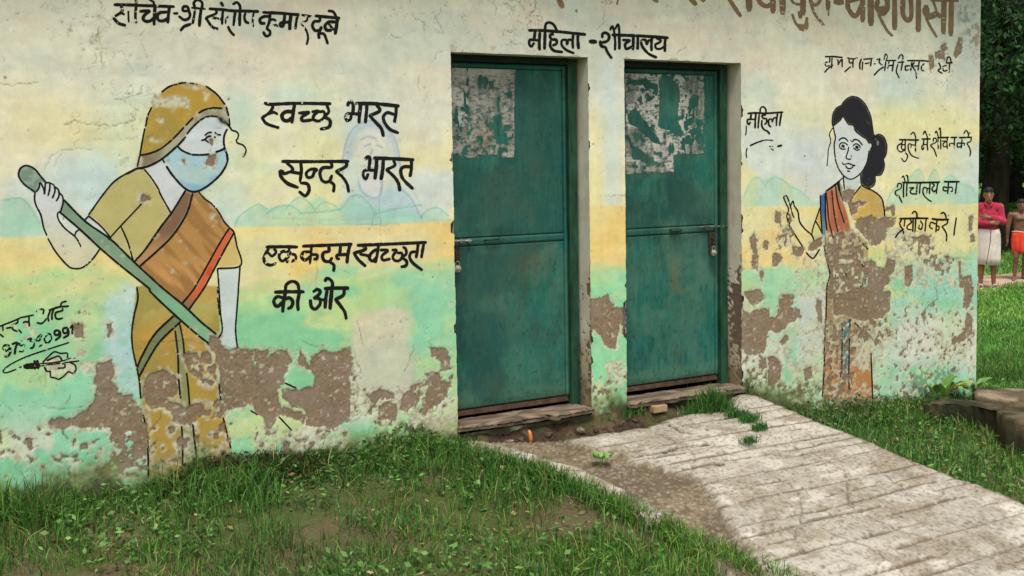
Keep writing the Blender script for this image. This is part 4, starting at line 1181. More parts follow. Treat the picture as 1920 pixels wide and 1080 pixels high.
# lettering and line work: thin coats of enamel lying on the plaster
def strokes_mesh(txt, wear_seed=0, lift=.0007, follow_peel=True):
    VS, FS = [], []; nb = 0; rng = np.random.default_rng(wear_seed)
    for si, line in enumerate([l for l in txt.strip().splitlines() if l.strip()]):
        hd, pts = line.split('|'); wr = 0.0
        if '~' in hd: hd, wr = hd.split('~'); wr = float(wr)
        w = float(hd); P = smooth_line(T(pts), 8)
        d = np.r_[0, np.cumsum(np.hypot(*np.diff(P, axis=0).T))]; L = d[-1]
        if L < .5: continue
        n = max(4, int(L / 1.3)); t = np.linspace(0, L, n + 1); C_ = np.stack([np.interp(t, d, P[:, 0]), np.interp(t, d, P[:, 1])], 1)
        tg = np.gradient(C_, axis=0); tg /= np.linalg.norm(tg, axis=1)[:, None] + 1e-9
        C_[0] -= tg[0] * w * .25; C_[-1] += tg[-1] * w * .25
        nm = np.stack([-tg[:, 1], tg[:, 0]], 1); e = np.minimum(t, L - t) / (w * .5)
        prof = np.sqrt(np.clip(1 - (1 - np.clip(e * 1.6, 0, 1)) ** 2, .42, 1)) * w * .5
        prof *= 1 + .16 * (fbm(t / 9.0, t * 0 + si, 1, 3, wear_seed + si) - .5) * 2
        lanes = np.array([-1, -.34, .34, 1]); Q = C_[:, None, :] + nm[:, None, :] * (lanes[None, :, None] * prof[:, None, None])
        Q += (rng.random(Q.shape) - .5) * .35
        xz = on_plane(Q.reshape(-1, 2)); h = W.sample(HGT, xz[:, 0], xz[:, 1])
        h = np.maximum(h, -.0015)
        V_ = np.stack([xz[:, 0], -h - lift - .00003 * (si % 17), xz[:, 1]], 1)
        a = (np.arange(n)[:, None] * 4 + np.arange(3)[None, :]); F_ = np.stack([a, a + 1, a + 5, a + 4], -1).reshape(-1, 4)
        cx = V_[F_].mean(1); k = np.ones(len(F_), bool); iz, ix = W.idx(cx[:, 0], cx[:, 2])
        if follow_peel: k &= ~PE[iz, ix]; k &= ~(CH[iz, ix] & (wear[iz, ix] > (.60 if w > 5 else .74)))
        if wr > 0: k &= (fbm(cx[:, 0], cx[:, 2], 85, 3, 77) > (wr * .40 + .27))
        VS.append(V_); FS.append(F_[k] + nb); nb += len(V_)
    return np.vstack(VS), np.vstack(FS)
for key, (lab, txt) in TEXT.items():
    v_, f_ = strokes_mesh(txt, 3 + len(key)); o = mesh_np('lettering' if key != 'quill' else 'painted_hand', v_, f_, M_INK, front); o['label'] = lab
v_, f_ = strokes_mesh(BIG, 4, lift=.0006); o = mesh_np('lettering', v_, f_, M_BROWNP, front); o['label'] = 'large brown lettering running along the top right of the wall'
for fid, ink, lab in ((1, WOMAN1, 'painted woman in a yellow headscarf and blue mask holding a long green stick'), (2, WOMAN2, 'painted woman with a black bun raising one finger, her body flaked away')):
    a, b, c = compact(VW, cells(keep & (figc == fid)), CW); v2, f2 = strokes_mesh(ink, 9)
    V_ = np.vstack([a, v2]); C_ = np.vstack([c, np.zeros((len(v2), 3)) + .01])
    o = mesh_np('painted_woman', V_, np.vstack([b, f2 + len(a)]), [M_WALL, M_INK], front, C_, True, np.r_[np.zeros(len(b)), np.ones(len(f2))]); o['label'] = lab

# reveals and soffits of the two openings (same weathered plaster, its own little canvas in depth)
RD = 0.15
def reveal(x, z0, z1, side, name, peel_lo=None):
    """vertical jamb face going back from the facade at x"""
    ys = np.linspace(0, RD + .05, 26); zz = np.linspace(z0, z1, int((z1 - z0) / .008)); A, B = np.meshgrid(ys, zz)
    a_ = fbm(A + x, B, 60, 4, 3); b_ = fbm(A + x * 3, B, 8, 3, 9); s_ = fbm(A * 3 + x, B * .3, 20, 3, 19)
    C_ = np.ones(A.shape + (3,)) * lin((206, 200, 178)); mixc = lambda c, m: C_.__iadd__((lin(c) - C_) * np.clip(m, 0, 1)[..., None])
    mixc((190, 176, 150), .5 * sstep(.5, .64, b_)); mixc((172, 156, 122), .8 * sstep(.40, .12, B + .25 * (b_ - .5))); mixc((126, 106, 74), .8 * sstep(.08, -.1, B + (b_ - .5) * .4)); mixc((74, 66, 46), .7 * (sstep(.3, .0, B) * (a_ > .60)))
    h = (a_ - .5) * .001
    pe = (a_ > .74 - .08 * sstep(.5, .1, B)) & (B < .7)
    if peel_lo: pe |= (B > peel_lo[0] + (b_ - .5) * .2) & (B < peel_lo[1] + (b_ - .5) * .25) & (A < .12 + (a_ - .5) * .2)
    edge_ = (A < .012 + sstep(.5, .8, fbm(B, A * 0, 12, 3, 6)) * .05) & (B < .75) & (a_ > .42); pe |= edge_
    C_[pe] = lin((110, 92, 76)) * (0.8 + .5 * a_[pe][:, None]); h -= pe * .003
    C_ *= (1 + .16 * (s_ - .5))[..., None]
    V_ = np.stack([x + side * (-h) , A + .001, B], -1).reshape(-1, 3); n_, m_ = A.shape; q = np.arange(n_ - 1)[:, None] * m_ + np.arange(m_ - 1)
    F_ = np.stack([q, q + 1, q + 1 + m_, q + m_], -1).reshape(-1, 4)
    if side < 0: F_ = F_[:, ::-1]
    return kid(mesh_np(name, V_, F_, M_WALL, None, np.clip(C_.reshape(-1, 3), .005, .9), True))
for (a, b), pk in ((O1, None), (O2, (.12, .60))):
    reveal(b + .001, -.40, LZ + .01, 1, 'door_reveal', pk); reveal(a - .001, -.40, LZ + .01, -1, 'door_reveal')
    m = MB(); m.box((a - .001, .001, LZ), (b + .001, RD + .05, LZ + .04)); kid(m.build('lintel_soffit', M_SIDE))
# core of the walls behind the facade, side and back walls, roof
m = MB(); m.box((-3.6, .03, -.95), (O1[0] - .035, .23, 2.8)); m.box((O1[1] + .035, .03, -.95), (O2[0] - .035, .23, 2.8)); m.box((O2[1] + .035, .03, -.95), (XR - .004, .23, 2.8))
m.box((O1[0] - .035, .035, LZ + .045), (O1[1] + .035, .23, 2.8)); m.box((O2[0] - .035, .035, LZ + .045), (O2[1] + .035, .23, 2.8)); kid(m.build('wall_core', M_SIDE))
m = MB(); m.box((XR - .23, .232, -.95), (XR, 3.4, 2.8)); m.box((XR - .2, .006, -.95), (XR, .228, 2.8)); kid(m.build('side_wall', M_SIDE))
m = MB(); m.box((-3.6, .232, -.95), (-3.37, 3.4, 2.8)); kid(m.build('side_wall', M_SIDE))
m = MB(); m.box((-3.365, 3.2, -.95), (XR - .235, 3.4, 2.8)); kid(m.build('back_wall', M_SIDE))
m = MB(); m.box((-3.9, -.32, 2.803), (XR + .3, 3.7, 2.93), .01); kid(m.build('roof_slab', M_ROOFC))
m = MB(); m.box((-3.3, .3, -.09), (4.0, 3.1, -.06)); kid(m.build('inner_floor', M_ROOFC))

# ------------------------------------------------------------------ doors
DY = 0.128
def on_door(P): return on_plane(P, DY)
Dc = Canvas(-.02, 2.06, -.12, 2.0, .003, (18, 94, 80), on_door)
dX, dZ = Dc.X, Dc.Z
d1 = fbm(dX, dZ * .35, 14, 4, 2); d2 = fbm(dX, dZ, 4, 4, 12); d3 = fbm(dX, dZ, 70, 3, 22); d4 = fbm(dX * 2, dZ * .25, 40, 3, 6)
Dc.put((10, 92, 84), .9 * sstep(.45, .60, d2)); Dc.put((14, 70, 60), .7 * sstep(.52, .62, fbm(dX, dZ, 3, 4, 71))); Dc.put((78, 108, 88), .4 * sstep(.54, .64, fbm(dX, dZ * .7, 6, 4, 75))); Dc.put((40, 100, 82), .8 * sstep(.5, .64, d1)); Dc.put((62, 118, 98), .35 * sstep(.52, .7, d4)); Dc.put((22, 78, 66), .6 * sstep(.55, .7, fbm(dX, dZ * .3, 7, 3, 5)))
def dsoft(p, r): return Dc.blur(Dc.mask(T(p), True), r)
for p, c, a, r in [('I 150,130 230,120 240,220 160,230', (78, 92, 74), .6, 9), ('I 0,380 150,400 150,540 20,540', (74, 96, 74), .6, 10), ('I 0,800 200,790 210,900 60,1000 0,960', (84, 92, 64), .65, 12), ('I 1200,860 1250,860 1250,1080 1190,1080', (92, 92, 60), .7, 6),
                   ('D 1660,270 1880,220 1900,480 1700,500', (72, 96, 78), .6, 14), ('F 1170,500 1400,480 1380,560 1200,580', (66, 92, 70), .5, 10), ('F 1280,560 1400,540 1400,600', (84, 100, 70), .5, 8), ('K 890,0 980,0 960,30 900,30', (84, 92, 64), .7, 4),
                   ('P 858,740 1065,715 1065,745 858,775', (70, 110, 84), .6, 6), ('P 1177,700 1345,676 1345,696 1177,724', (70, 112, 88), .6, 5), ('I 880,880 1100,840 1100,1000 900,1000', (60, 100, 80), .45, 14), ('K 0,200 300,150 310,350 0,420', (44, 104, 88), .5, 16)]:
    Dc.put(c, a * dsoft(p, r) * (.6 + .9 * (d3 - .1)))
sp = fbm(dX, dZ, 46, 3, 31); Dc.put((92, 100, 74), .35 * sstep(.68, .76, sp)); Dc.put((10, 48, 40), .6 * sstep(.69, .75, fbm(dX * 1.6, dZ * .7, 60, 3, 37)))
Dc.put((46, 52, 40), .6 * sstep(-.0, -.045, dZ + (d3 - .5) * .03))
rr = np.random.default_rng(8)
for _ in range(16):    # rust runs from the welds and the top edge
    x0, z0, L = rr.uniform(.03, 2.0), rr.choice([.9, 1.93, .9, rr.uniform(.4, 1.8)]), rr.uniform(.1, .5); wd = rr.uniform(.008, .03)
    Dc.put((84, 70, 48), .42 * np.exp(-((dX - x0 - .01 * (d1 - .5)) / wd) ** 2) * sstep(z0 - L, z0, dZ) * (dZ < z0) * (d4 + .2))
Dc.put((96, 116, 100), .35 * np.exp(-(((dX - 1.75) / .22) ** 2 + ((dZ - .78) / .3) ** 2)) * (d3 + .2)); Dc.put((80, 96, 78), .4 * np.exp(-(((dX - .3) / .25) ** 2 + ((dZ - .7) / .35) ** 2)) * (d3 + .2)); Dc.put((12, 60, 56), .5 * sstep(.5, .62, fbm(dX, dZ, 2.2, 3, 88)))
for _ in range(90):
    x0, z0 = rr.uniform(0, 2.03), rr.uniform(-.03, 1.9); L = rr.uniform(.03, .2); th = rr.normal(1.57, .35); t = np.linspace(0, L, int(L / .002))
    Dc.dots(x0 + t * math.cos(th), z0 + t * math.sin(th), .0015, (60, 130, 112) if rr.random() < .6 else (12, 50, 44), .35)
Dc.rgb *= (1 + .12 * (d3 - .5) + .10 * (RNG.random(Dc.rgb.shape[:2]) - .5).astype(np.float32))[..., None]
dent = (fbm(dX, dZ, 2.6, 3, 14) - .5) * .018 + (d1 - .5) * .0015
def panel(name, x0, x1, z0, z1, y, parent, st=.008, mat=None, cv=Dc, H=None, mask=None, lab=None):
    A, B = np.meshgrid(np.linspace(x0, x1, max(2, int((x1 - x0) / st))), np.linspace(z0, z1, max(2, int((z1 - z0) / st))))
    h = cv.sample(H if H is not None else dent, A, B); e = np.minimum(np.minimum(A - x0, x1 - A), np.minimum(B - (z0 if mask is None else .944), (z1 if mask is None else 1.908) - B)); h = h * sstep(0, .06, e)
    n_, m_ = A.shape; q = np.arange(n_ - 1)[:, None] * m_ + np.arange(m_ - 1); F_ = np.stack([q, q + 1, q + 1 + m_, q + m_], -1)
    F_ = F_.reshape(-1, 4); V_ = np.stack([A, y - h, B], -1).reshape(-1, 3); C_ = cv.sample(cv.rgb, A, B).reshape(-1, 3)
    if mask is not None:
        cx = V_[F_].mean(1); iz, ix = cv.idx(cx[:, 0], cx[:, 2]); F_ = F_[mask[iz, ix]]; V_, F_, C_ = compact(V_, F_, C_)
        o = mesh_np(name, V_, F_, mat or M_DOOR, parent, C_, True)
    else:    # turned edges give the sheet its thickness
        ring_ = np.r_[np.arange(m_), m_ * np.arange(1, n_) + m_ - 1, (n_ - 1) * m_ + np.arange(m_ - 2, -1, -1), m_ * np.arange(n_ - 2, 0, -1)]
        b = len(V_); V2 = V_[ring_].copy(); V2[:, 1] = y + .012; k = len(ring_); j = np.arange(k)
        F2 = np.stack([ring_[j], b + j, b + (j + 1) % k, ring_[(j + 1) % k]], -1)
        o = mesh_np(name, np.vstack([V_, V2]), np.vstack([F_, F2]), mat or M_DOOR, parent, np.vstack([C_, C_[ring_]]), True)
    if lab: o['label'] = lab
    return o
def child_empty(name, loc, parent):
    o = empty(name, (0, 0, 0), parent); return o
PAPER1 = Dc.warp(Dc.mask(T('P 846,118 965,119 963,294 848,296')), .004, 40, 1)
pn = fbm(dX, dZ, 30, 4, 44); pn2 = fbm(dX * 1.4, dZ * .55, 18, 3, 47)
hole1 = (pn > .63) & (dZ < on_door(np.array([[900., 215.]]))[0, 1] + (d3 - .5) * .5); hole1 |= Dc.warp(Dc.mask(T('B 1770,870 1830,860 1850,960 1900,1080 1800,1080 1780,1000')) | Dc.mask(T('B 1740,610 1780,610 1780,670 1745,665')) | Dc.mask(T('B 1870,700 1920,680 1920,740 1880,730')) | Dc.mask(T('D 1760,0 1800,0 1780,60')), .005, 40, 2) | (pn2 > .72)
PAPER1 &= ~hole1
PAPER2 = Dc.mask(T('P 1172,129 1320,134 1318,288 1262,290 1262,322 1173,325'))
hole2 = Dc.mask(T('G 1095,600 1120,560 1180,565 1250,640 1255,760 1240,860 1245,960 1150,975 1095,950 1100,800')) | Dc.mask(T('G 860,600 1000,590 1085,640 1085,690 960,640 860,640')) | Dc.mask(T('G 1330,740 1370,700 1400,730 1390,800 1310,830')) | \
    Dc.mask(T('G 860,860 920,800 960,870 1040,960 1120,1080 1060,1080 960,1000 940,960 870,930')) | Dc.mask(T('I 880,0 960,40 1020,90 1120,150 1100,170 1000,140 900,110')) | Dc.mask(T('G 1200,880 1440,850 1440,1080 1210,1080')) * (pn > .44) | Dc.mask(T('G 990,640 1090,640 1090,720 1000,680')) * (pn > .42)
PAPER2 = Dc.warp(PAPER2 & ~hole2, .006, 30, 3) & ~(pn > .66) & ~(pn2 > .74)
Pc = Canvas(-.02, 2.06, -.12, 2.0, .003, (156, 154, 144), on_door)
Pc.put((112, 116, 106), .8 * sstep(.46, .6, pn2)); Pc.put((194, 190, 180), .85 * sstep(.5, .6, d2)); Pc.put((70, 80, 72), .8 * sstep(.56, .66, fbm(dX * .8, dZ * 2, 60, 3, 9))); Pc.put((176, 168, 164), .9 * Dc.blur(Dc.mask(T('I 1040,20 1180,30 1170,120 1060,100')), 2))
Pc.put((196, 190, 178), .6 * Dc.blur(Dc.mask(T('B 1490,480 1900,480 1920,560 1490,580')), 3)); Pc.put((132, 98, 72), .7 * Dc.blur(Dc.mask(T('B 1680,900 1800,900 1810,1080 1660,1080 D 1600,40 1850,100 1700,100')), 6) * (pn > .42)); Pc.put((92, 106, 98), .7 * sstep(.5, .62, pn) * (dZ < 1.72))
rowsn = (np.sin(dZ * 480) > .2) & (fbm(dX, dZ * .1, 90, 2, 3) > .42); Pc.put((84, 84, 80), .28 * rowsn)
Pc.rgb *= (1 + .35 * (RNG.random(Pc.rgb.shape[:2]) - .5).astype(np.float32))[..., None]
crumple = dent + (pn - .5) * .002 + (d3 - .5) * .0012
M_IRON = ramp_mat('greenish_worn_iron', (26, 48, 40), (104, 112, 100), scale=40, rough=.6, bump=.3, bscale=90)
M_RUSTB = ramp_mat('rusty_brown_steel', (62, 44, 34), (96, 74, 56), scale=20, rough=.9, bump=.5, bscale=80)
def make_door(x0, x1, fx1, lab, paper, plab, bolt_left):
    d = child_empty('door', None, None); kid(d); d['label'] = lab; d.location = ((x0 + x1) / 2 - .9, DY, -.05 + .5)
    off = np.array([(x0 + x1) / 2, DY, -.05])
    def dk(o): o.parent = d; o.location = Vector(o.location) - Vector(off); return o
    zb, zm0, zm1, zt = -.048, .898, .940, 1.938
    dk(panel('upper_panel', x0 + .004, x1 - .026, zm1 + .004, zt - .03, DY, None)); dk(panel('lower_panel', x0 + .004, x1 - .026, zb + .004, zm0 - .004, DY - .001, None))
    dk(panel('mid_rail', x0 + .002, x1 - .024, zm0, zm1, DY - .0035, None, .01)); dk(panel('stile', x1 - .0225, x1, zb, zt, DY - .005, None, .012)); dk(panel('top_rail', x0 + .002, x1 - .024, zt - .027, zt, DY - .003, None, .012))
    m = MB(); m.box((x0, DY + .013, zb), (x1, DY + .03, zt)); dk(m.build('door_core', M_GREENF))
    m = MB(); m.box((x0, DY + .002, -.082), (x1 - .004, DY + .026, -.051), .002); dk(m.build('bottom_rail', M_RUSTB))
    P_ = dk(panel('paper_notice', x0 + .006, x1 - .026, 1.2, 1.906, DY - .0022, None, .0038, M_PAPER, Pc, crumple, paper, plab))
    # fixed angle-iron frame in the opening
    m = MB(); m.box((x1 + .004, DY - .028, -.12), (x1 + .018, DY + .03, 1.972), .002); m.box((x1 + .0185, DY - .02, -.12), (fx1, DY - .006, 1.972), .002); f = kid(m.build('door_frame', M_GREENF)); m = MB(); m.box((x0 - .02, DY - .034, 1.942), (x1 + .003, DY + .02, 1.976), .002); m.box((x0 - .022, DY - .025, -.12), (x0 - .004, DY + .03, 1.9415), .002); kid(m.build('frame_head', M_SHADEDF)); return d, dk
dA, dkA = make_door(.022, .803, .868, 'left green steel door with a torn grey paper at its upper left', PAPER1, 'single torn grey sheet at the hinge side', True)
dB, dkB = make_door(1.170, 1.945, 2.012, 'right green steel door with shredded papers pasted across its top', PAPER2, 'two shredded papers with green showing through', False)
# sliding bolts (the left one is shot into the wall on the left, the right one into the frame)
def P3(x, y, yy): q = on_plane(np.array([[x, y]]), yy)[0]; return (q[0], yy, q[1])
def cyl_y(m, c, r, y0, y1, n=20, r2=None):
    r2 = r if r2 is None else r2
    m.tube([(c[0], y0, c[2]), (c[0], y0 + (y1 - y0) * .15, c[2]), (c[0], y1 - (y1 - y0) * .15, c[2]), (c[0], y1, c[2])], [r * .86, r, r2, r2 * .9], n)
m = MB(); a = P3(1312, 426, .108); b = P3(1365, 424, .108); m.tube([a, b], .006, 10); m.tube([(a[0] + .035, .1, a[2]), (a[0] + .035, .088, a[2] + .022)], .004, 8)
for t in (.2, .55, .8): c = [a[i] + (b[i] - a[i]) * t for i in range(3)]; m.box((c[0] - .008, .098, c[2] - .011), (c[0] + .008, .1185, c[2] + .011), .002)
dkB(m.build('bolt', M_IRON)); 
m = MB(); a = P3(1266, 432, .1); m.box((a[0] - .03, .106, a[2] - .012), (a[0] + .055, .121, a[2] + .012), .004); m.tube([(a[0] - .02, .1, a[2]), (a[0], .088, a[2]), (a[0] + .03, .088, a[2]), (a[0] + .05, .1, a[2])], .006, 8); dkB(m.build('handle', M_GREENF))
m = MB(); a = P3(1336, 455, .105); m.box((a[0] - .024, .109, a[2] - .065), (a[0] + .026, .1185, a[2] + .068), .003); m.box((a[0] - .005, .094, a[2] - .01), (a[0] + .005, .1085, a[2] + .03), .002); dkB(m.build('hasp', M_RUST))
m = MB(); a = P3(848, 452, .1); b = P3(884, 451, .1); m.tube([(a[0] - .02, a[1], a[2]), b], .0065, 10); 
for t in (.45, .9): c = [a[i] + (b[i] - a[i]) * t for i in range(3)]; m.box((c[0] - .008, .096, c[2] - .011), (c[0] + .008, .1185, c[2] + .011), .002)
dkA(m.build('bolt', M_STEEL))
m = MB(); a = P3(925, 449, .1); m.tube([(a[0] - .05, .118, a[2]), (a[0] - .035, .1, a[2]), (a[0] + .03, .1, a[2] + .003), (a[0] + .045, .118, a[2] + .003)], .006, 8); dkA(m.build('handle', M_GREENF))
m = MB(); a = P3(858, 478, .1); m.box((a[0] - .012, .104, a[2] - .06), (a[0] + .016, .1185, a[2] + .055), .003); dkA(m.build('hasp', M_RUST))
for (px, py, lab, g) in ((858, 504, 'round padlock hanging at the edge of the left green door', 1), (1338, 474, 'round steel padlock hanging from the bolt of the right green door', 0)):
    a = P3(px, py, .088); t = tag(empty('padlock', a), lab, 'padlock')
    m = MB(); cyl_y(m, (0, 0, 0), .0215, -.011, .011, 24); m.tube([(0, -.012, .0), (0, -.0145, .0)], [.008, .006], 12); m.box((-.0016, -.0162, -.005), (.0016, -.0148, .005)); m.build('lock_body', M_STEEL, t, True)
    m = MB(); m.tube([(-.011, 0, .015), (-.012, 0, .032), (-.006, 0, .042), (.006, 0, .042), (.012, 0, .032), (.011, 0, .015)], .0032, 8); m.build('shackle', M_STEEL, t, True)

# ------------------------------------------------------------------ ground
RA, RB = -.150, .070
def zr(y): return RA + RB * y
def on_ramp(P):
    P = np.asarray(P, float); d = np.stack([(P[:, 0] - PX) / F_PX, (P[:, 1] - PY) / F_PX, np.ones(len(P))], 1) @ ROT.T
    t = (RA + RB * CAM[1] - CAM[2]) / (d[:, 2] - RB * d[:, 1]); return (CAM + d * t[:, None])[:, :2]
def gz(x, y):
    x = np.asarray(x, float); y = np.asarray(y, float)
    zx = np.interp(x, [-40, -6, -2.5, -.15, 1.9, 2.25, 2.7, 4.3, 6], [-.3, -.18, -.18, -.20, -.20, -.36, -.41, -.50, -.58]) - .16 * sstep(-.02, .12, x) * sstep(2.3, 2.1, x) * sstep(-.85, -.70, y)
    near = zx + np.where(y < 0, .078 * np.maximum(y, -8), 0)
    D_ = np.hypot(x - CAM[0], y - CAM[1]); far = np.interp(D_, [0, 8.3, 17, 60, 400], [-.40, -.50, -.88, -.96, -1.0])
    w_ = sstep(3.6, 5.6, x + np.clip(y, 0, 50) * .8) * sstep(-2.5, .3, y); w_ = np.maximum(w_, sstep(8, 16, np.hypot(x, y)))
    return near * (1 - w_) + far * w_ + .035 * (fbm(x, y, .9, 3, 5) - .5) * sstep(.3, 1.5, np.abs(y)) + .012 * (fbm(x, y, 5, 2, 6) - .5)
def gpt(px, py):
    d = ray(px, py); t = np.linspace(.5, 120, 24000); P = CAM[None] + d[None] * t[:, None]; g_ = gz(P[:, 0], P[:, 1]); i = int(np.argmax(P[:, 2] < g_)); return P[i]
xs_ = np.concatenate([-np.geomspace(380, 6.2, 26), np.arange(-6, 9, .07), np.geomspace(9.2, 380, 60)]); ys_ = np.concatenate([-np.geomspace(60, 4.2, 14), np.arange(-4, 3, .07), np.geomspace(3.1, 380, 90)])
GX, GY = np.meshgrid(xs_, ys_); GZ = gz(GX, GY); inb = (GX > -3.5) & (GX < 4.2) & (GY > .08) & (GY < 3.3); GZ = np.where(inb, -.4, GZ)
n_, m_ = GX.shape; q = np.arange(n_ - 1)[:, None] * m_ + np.arange(m_ - 1); gn = fbm(GX, GY, 2.5, 4, 3)
gc = np.ones(GX.shape + (3,)) * lin((78, 84, 44)); gc += (lin((96, 84, 60)) - gc) * sstep(.5, .62, gn)[..., None]; gc += (lin((96, 138, 58)) - gc) * sstep(6, 12, np.hypot(GX - CAM[0], GY - CAM[1]))[..., None] * .92
tag(mesh_np('ground', np.stack([GX, GY, GZ], -1).reshape(-1, 3), np.stack([q, q + 1, q + 1 + m_, q + m_], -1).reshape(-1, 4), M_EARTH, None, gc.reshape(-1, 3), True), kind='structure')

# concrete ramp: scored slab, a narrow kerb strip on its left, silt between them
Rc = Canvas(-.35, 3.4, -3.6, .03, .006, (176, 169, 154), on_ramp)
rX, rY = Rc.X, Rc.Z
MAIN = Rc.mask(T('P 1064,823 1120,813 1213,800 1250,786 1293,774 1360,768 1372,745 1392,735 1420,742 1500,776 1560,800 1640,832 1715,865 1790,893 2000,976 2300,1095 1960,1300 1520,1180 1440,1085 1385,1010 1340,945 1303,893 1243,877 1166,863 1176,858 1137,843 1094,838'))
STRIP = Rc.mask(T('P 872,826 905,826 960,838 1010,853 1006,868 940,850 880,836')) | Rc.mask(T('P 1022,858 1080,873 1130,894 1170,915 1150,925 1092,897 1030,876')) | Rc.mask(T('P 1200,932 1250,962 1236,980 1190,952'))
SILT = Rc.mask(T('P 905,826 1064,822 1094,838 1176,860 1243,877 1305,893 1342,945 1388,1010 1442,1085 1480,1130 1400,1090 1330,1030 1220,955 1130,905 1080,885 960,850 905,836'))
MAIN = Rc.warp(MAIN, .012, 10, 1); STRIP = Rc.warp(STRIP, .012, 12, 2)
r1 = fbm(rX, rY, 3, 4, 7); r2 = fbm(rX, rY, 30, 4, 17); r3 = fbm(rX * .3, rY, 22, 3, 27)
CON = MAIN | STRIP; SILT = SILT & ~CON; ALL = Rc.blur(CON | SILT, 4) > .40; SILT = ALL & ~CON
Rc.put((184, 176, 162), .8 * sstep(.45, .6, r1)); Rc.put((128, 122, 106), .7 * Rc.blur(STRIP, 1)); Rc.put((132, 126, 112), .4 * sstep(.54, .62, fbm(rX, rY, 2.2, 5, 91))); Rc.put((206, 198, 182), .5 * sstep(.56, .64, fbm(rX, rY, 5, 4, 95))); Rc.put((150, 140, 124), .7 * sstep(.52, .64, r3)); Rc.put((138, 126, 106), .7 * sstep(.54, .64, fbm(rX, rY, 7, 4, 37)))
edge_r = (1 - Rc.blur(MAIN, 5)) * MAIN; Rc.put((122, 108, 86), np.clip(edge_r * 1.7 * (.5 + r2), 0, .85)); Rc.put((92, 84, 60), np.clip(edge_r * 1.6, 0, 1) * (r2 > .55) * .8)
RH = (r1 - .5) * .008 + (r2 - .5) * .004
# score lines run parallel to the facade
gl = np.zeros_like(MAIN)
ang = .03
for k in range(34):
    y0 = -.30 - k * .112 + .022 * math.sin(k * 7.3); d_ = np.abs(rY - (y0 + ang * 0 * rX) - (vnoise(rX * 3, rX * 0 + k, 3) - .5) * .022)
    wd = .0042 + .006 * sstep(.45, .7, vnoise(rX * 4, rX * 0 + k * 3.1, 5)); on = vnoise(rX * 1.7 + k * 5, rX * 0 + k, 1) > .40
    gl |= (d_ < wd) & on
gl &= MAIN & (rX < 2.2 + .6 * (r1 - .5) + .3); gl = Rc.warp(gl, .003, 60, 4)
RH -= Rc.blur(gl, 1) * .010; Rc.put((92, 80, 62), .95 * np.clip(Rc.blur(gl, 0), 0, 1)); Rc.put((136, 122, 98), .4 * Rc.blur(gl, 2))
crk = [('K 870,760 960,810 1020,820', .007), ('K 690,950 860,920 940,895 1060,880 1110,875', .010), ('L 80,745 160,785 190,800', .006), ('L 290,820 340,850', .005), ('L 255,990 320,985 500,945', .004), ('K 1190,965 1250,960', .006), ('L 500,880 540,900', .004)]
crk += [('P 1240,815 1300,850 1290,905', .003), ('P 1480,800 1500,850 1580,880 1600,950 1700,1000', .003), ('P 1430,880 1500,930 1490,1010', .0035), ('P 1620,850 1680,905 1760,930', .003), ('P 1560,1000 1640,1030 1700,1080', .003)]
for p, w_ in crk:
    Q = on_ramp(smooth_line(T(p), 8)); Q = np.vstack([np.linspace(a, b, 14) for a, b in zip(Q[:-1], Q[1:])]); Rc.dots(Q[:, 0] + (vnoise(Q[:, 0] * 60, Q[:, 1] * 60, 2) - .5) * .02, Q[:, 1] + (vnoise(Q[:, 0] * 50, Q[:, 1] * 70, 4) - .5) * .02, w_, (62, 50, 38), .9, RH, .012)
for p in ('K 1120,990 1150,975 1190,985 1190,1000 1140,1000', 'K 1190,965 1250,958 1240,972', 'K 1045,880 1110,875 1100,890 1050,892', 'L 255,985 290,985 280,1000', 'L 350,995 385,1005', 'K 1110,0 1111,0 1111,1', 'K 840,915 930,895 920,915 850,935'):
    mm = Rc.warp(Rc.mask(T(p)), .006, 30, 2); Rc.put((72, 58, 42), .9 * mm); RH -= mm * .01
silt = SILT & ~CON; Rc.put((98, 84, 64), .95 * Rc.blur(silt, 1)); Rc.put((128, 112, 88), .8 * silt * sstep(.5, .6, r1)); Rc.put((92, 78, 58), .8 * silt * sstep(.5, .6, r2)); RH -= Rc.blur(silt, 2) * .022
spk = fbm(rX, rY, 90, 2, 3); Rc.put((88, 78, 62), .7 * (spk > .68)); Rc.dots(RNG.uniform(-.2, 3.2, 500), RNG.uniform(-3.4, -.2, 500), .006, (96, 84, 64), .7, RH, .002); Rc.put((204, 196, 184), .35 * (spk < .30))
Rc.rgb *= (1 + .14 * (RNG.random(Rc.rgb.shape[:2]) - .5).astype(np.float32))[..., None]
Rc.rgb = np.clip(Rc.rgb, .005, .9)
ax_ = np.linspace(-.33, 3.36, 400); ay_ = np.linspace(-3.55, .025, 330); RX, RY = np.meshgrid(ax_, ay_); al = Rc.sample(ALL.astype(np.float32), RX, RY)
rz = zr(RY) + Rc.sample(RH.astype(np.float32), RX, RY) - (1 - sstep(.1, .6, al)) * .26; n_, m_ = RX.shape; q = np.arange(n_ - 1)[:, None] * m_ + np.arange(m_ - 1)
near_ = Rc.sample(Rc.blur(ALL, 3), RX, RY) > .02; kp = near_[:-1, :-1] & near_[1:, 1:]; F_ = np.stack([q, q + 1, q + 1 + m_, q + m_], -1)[kp]
v_, f_, c_ = compact(np.stack([RX, RY, rz], -1).reshape(-1, 3), F_, Rc.sample(Rc.rgb, RX, RY).reshape(-1, 3)); tag(mesh_np('concrete_ramp', v_, f_, M_CONC, None, c_, True), kind='structure')

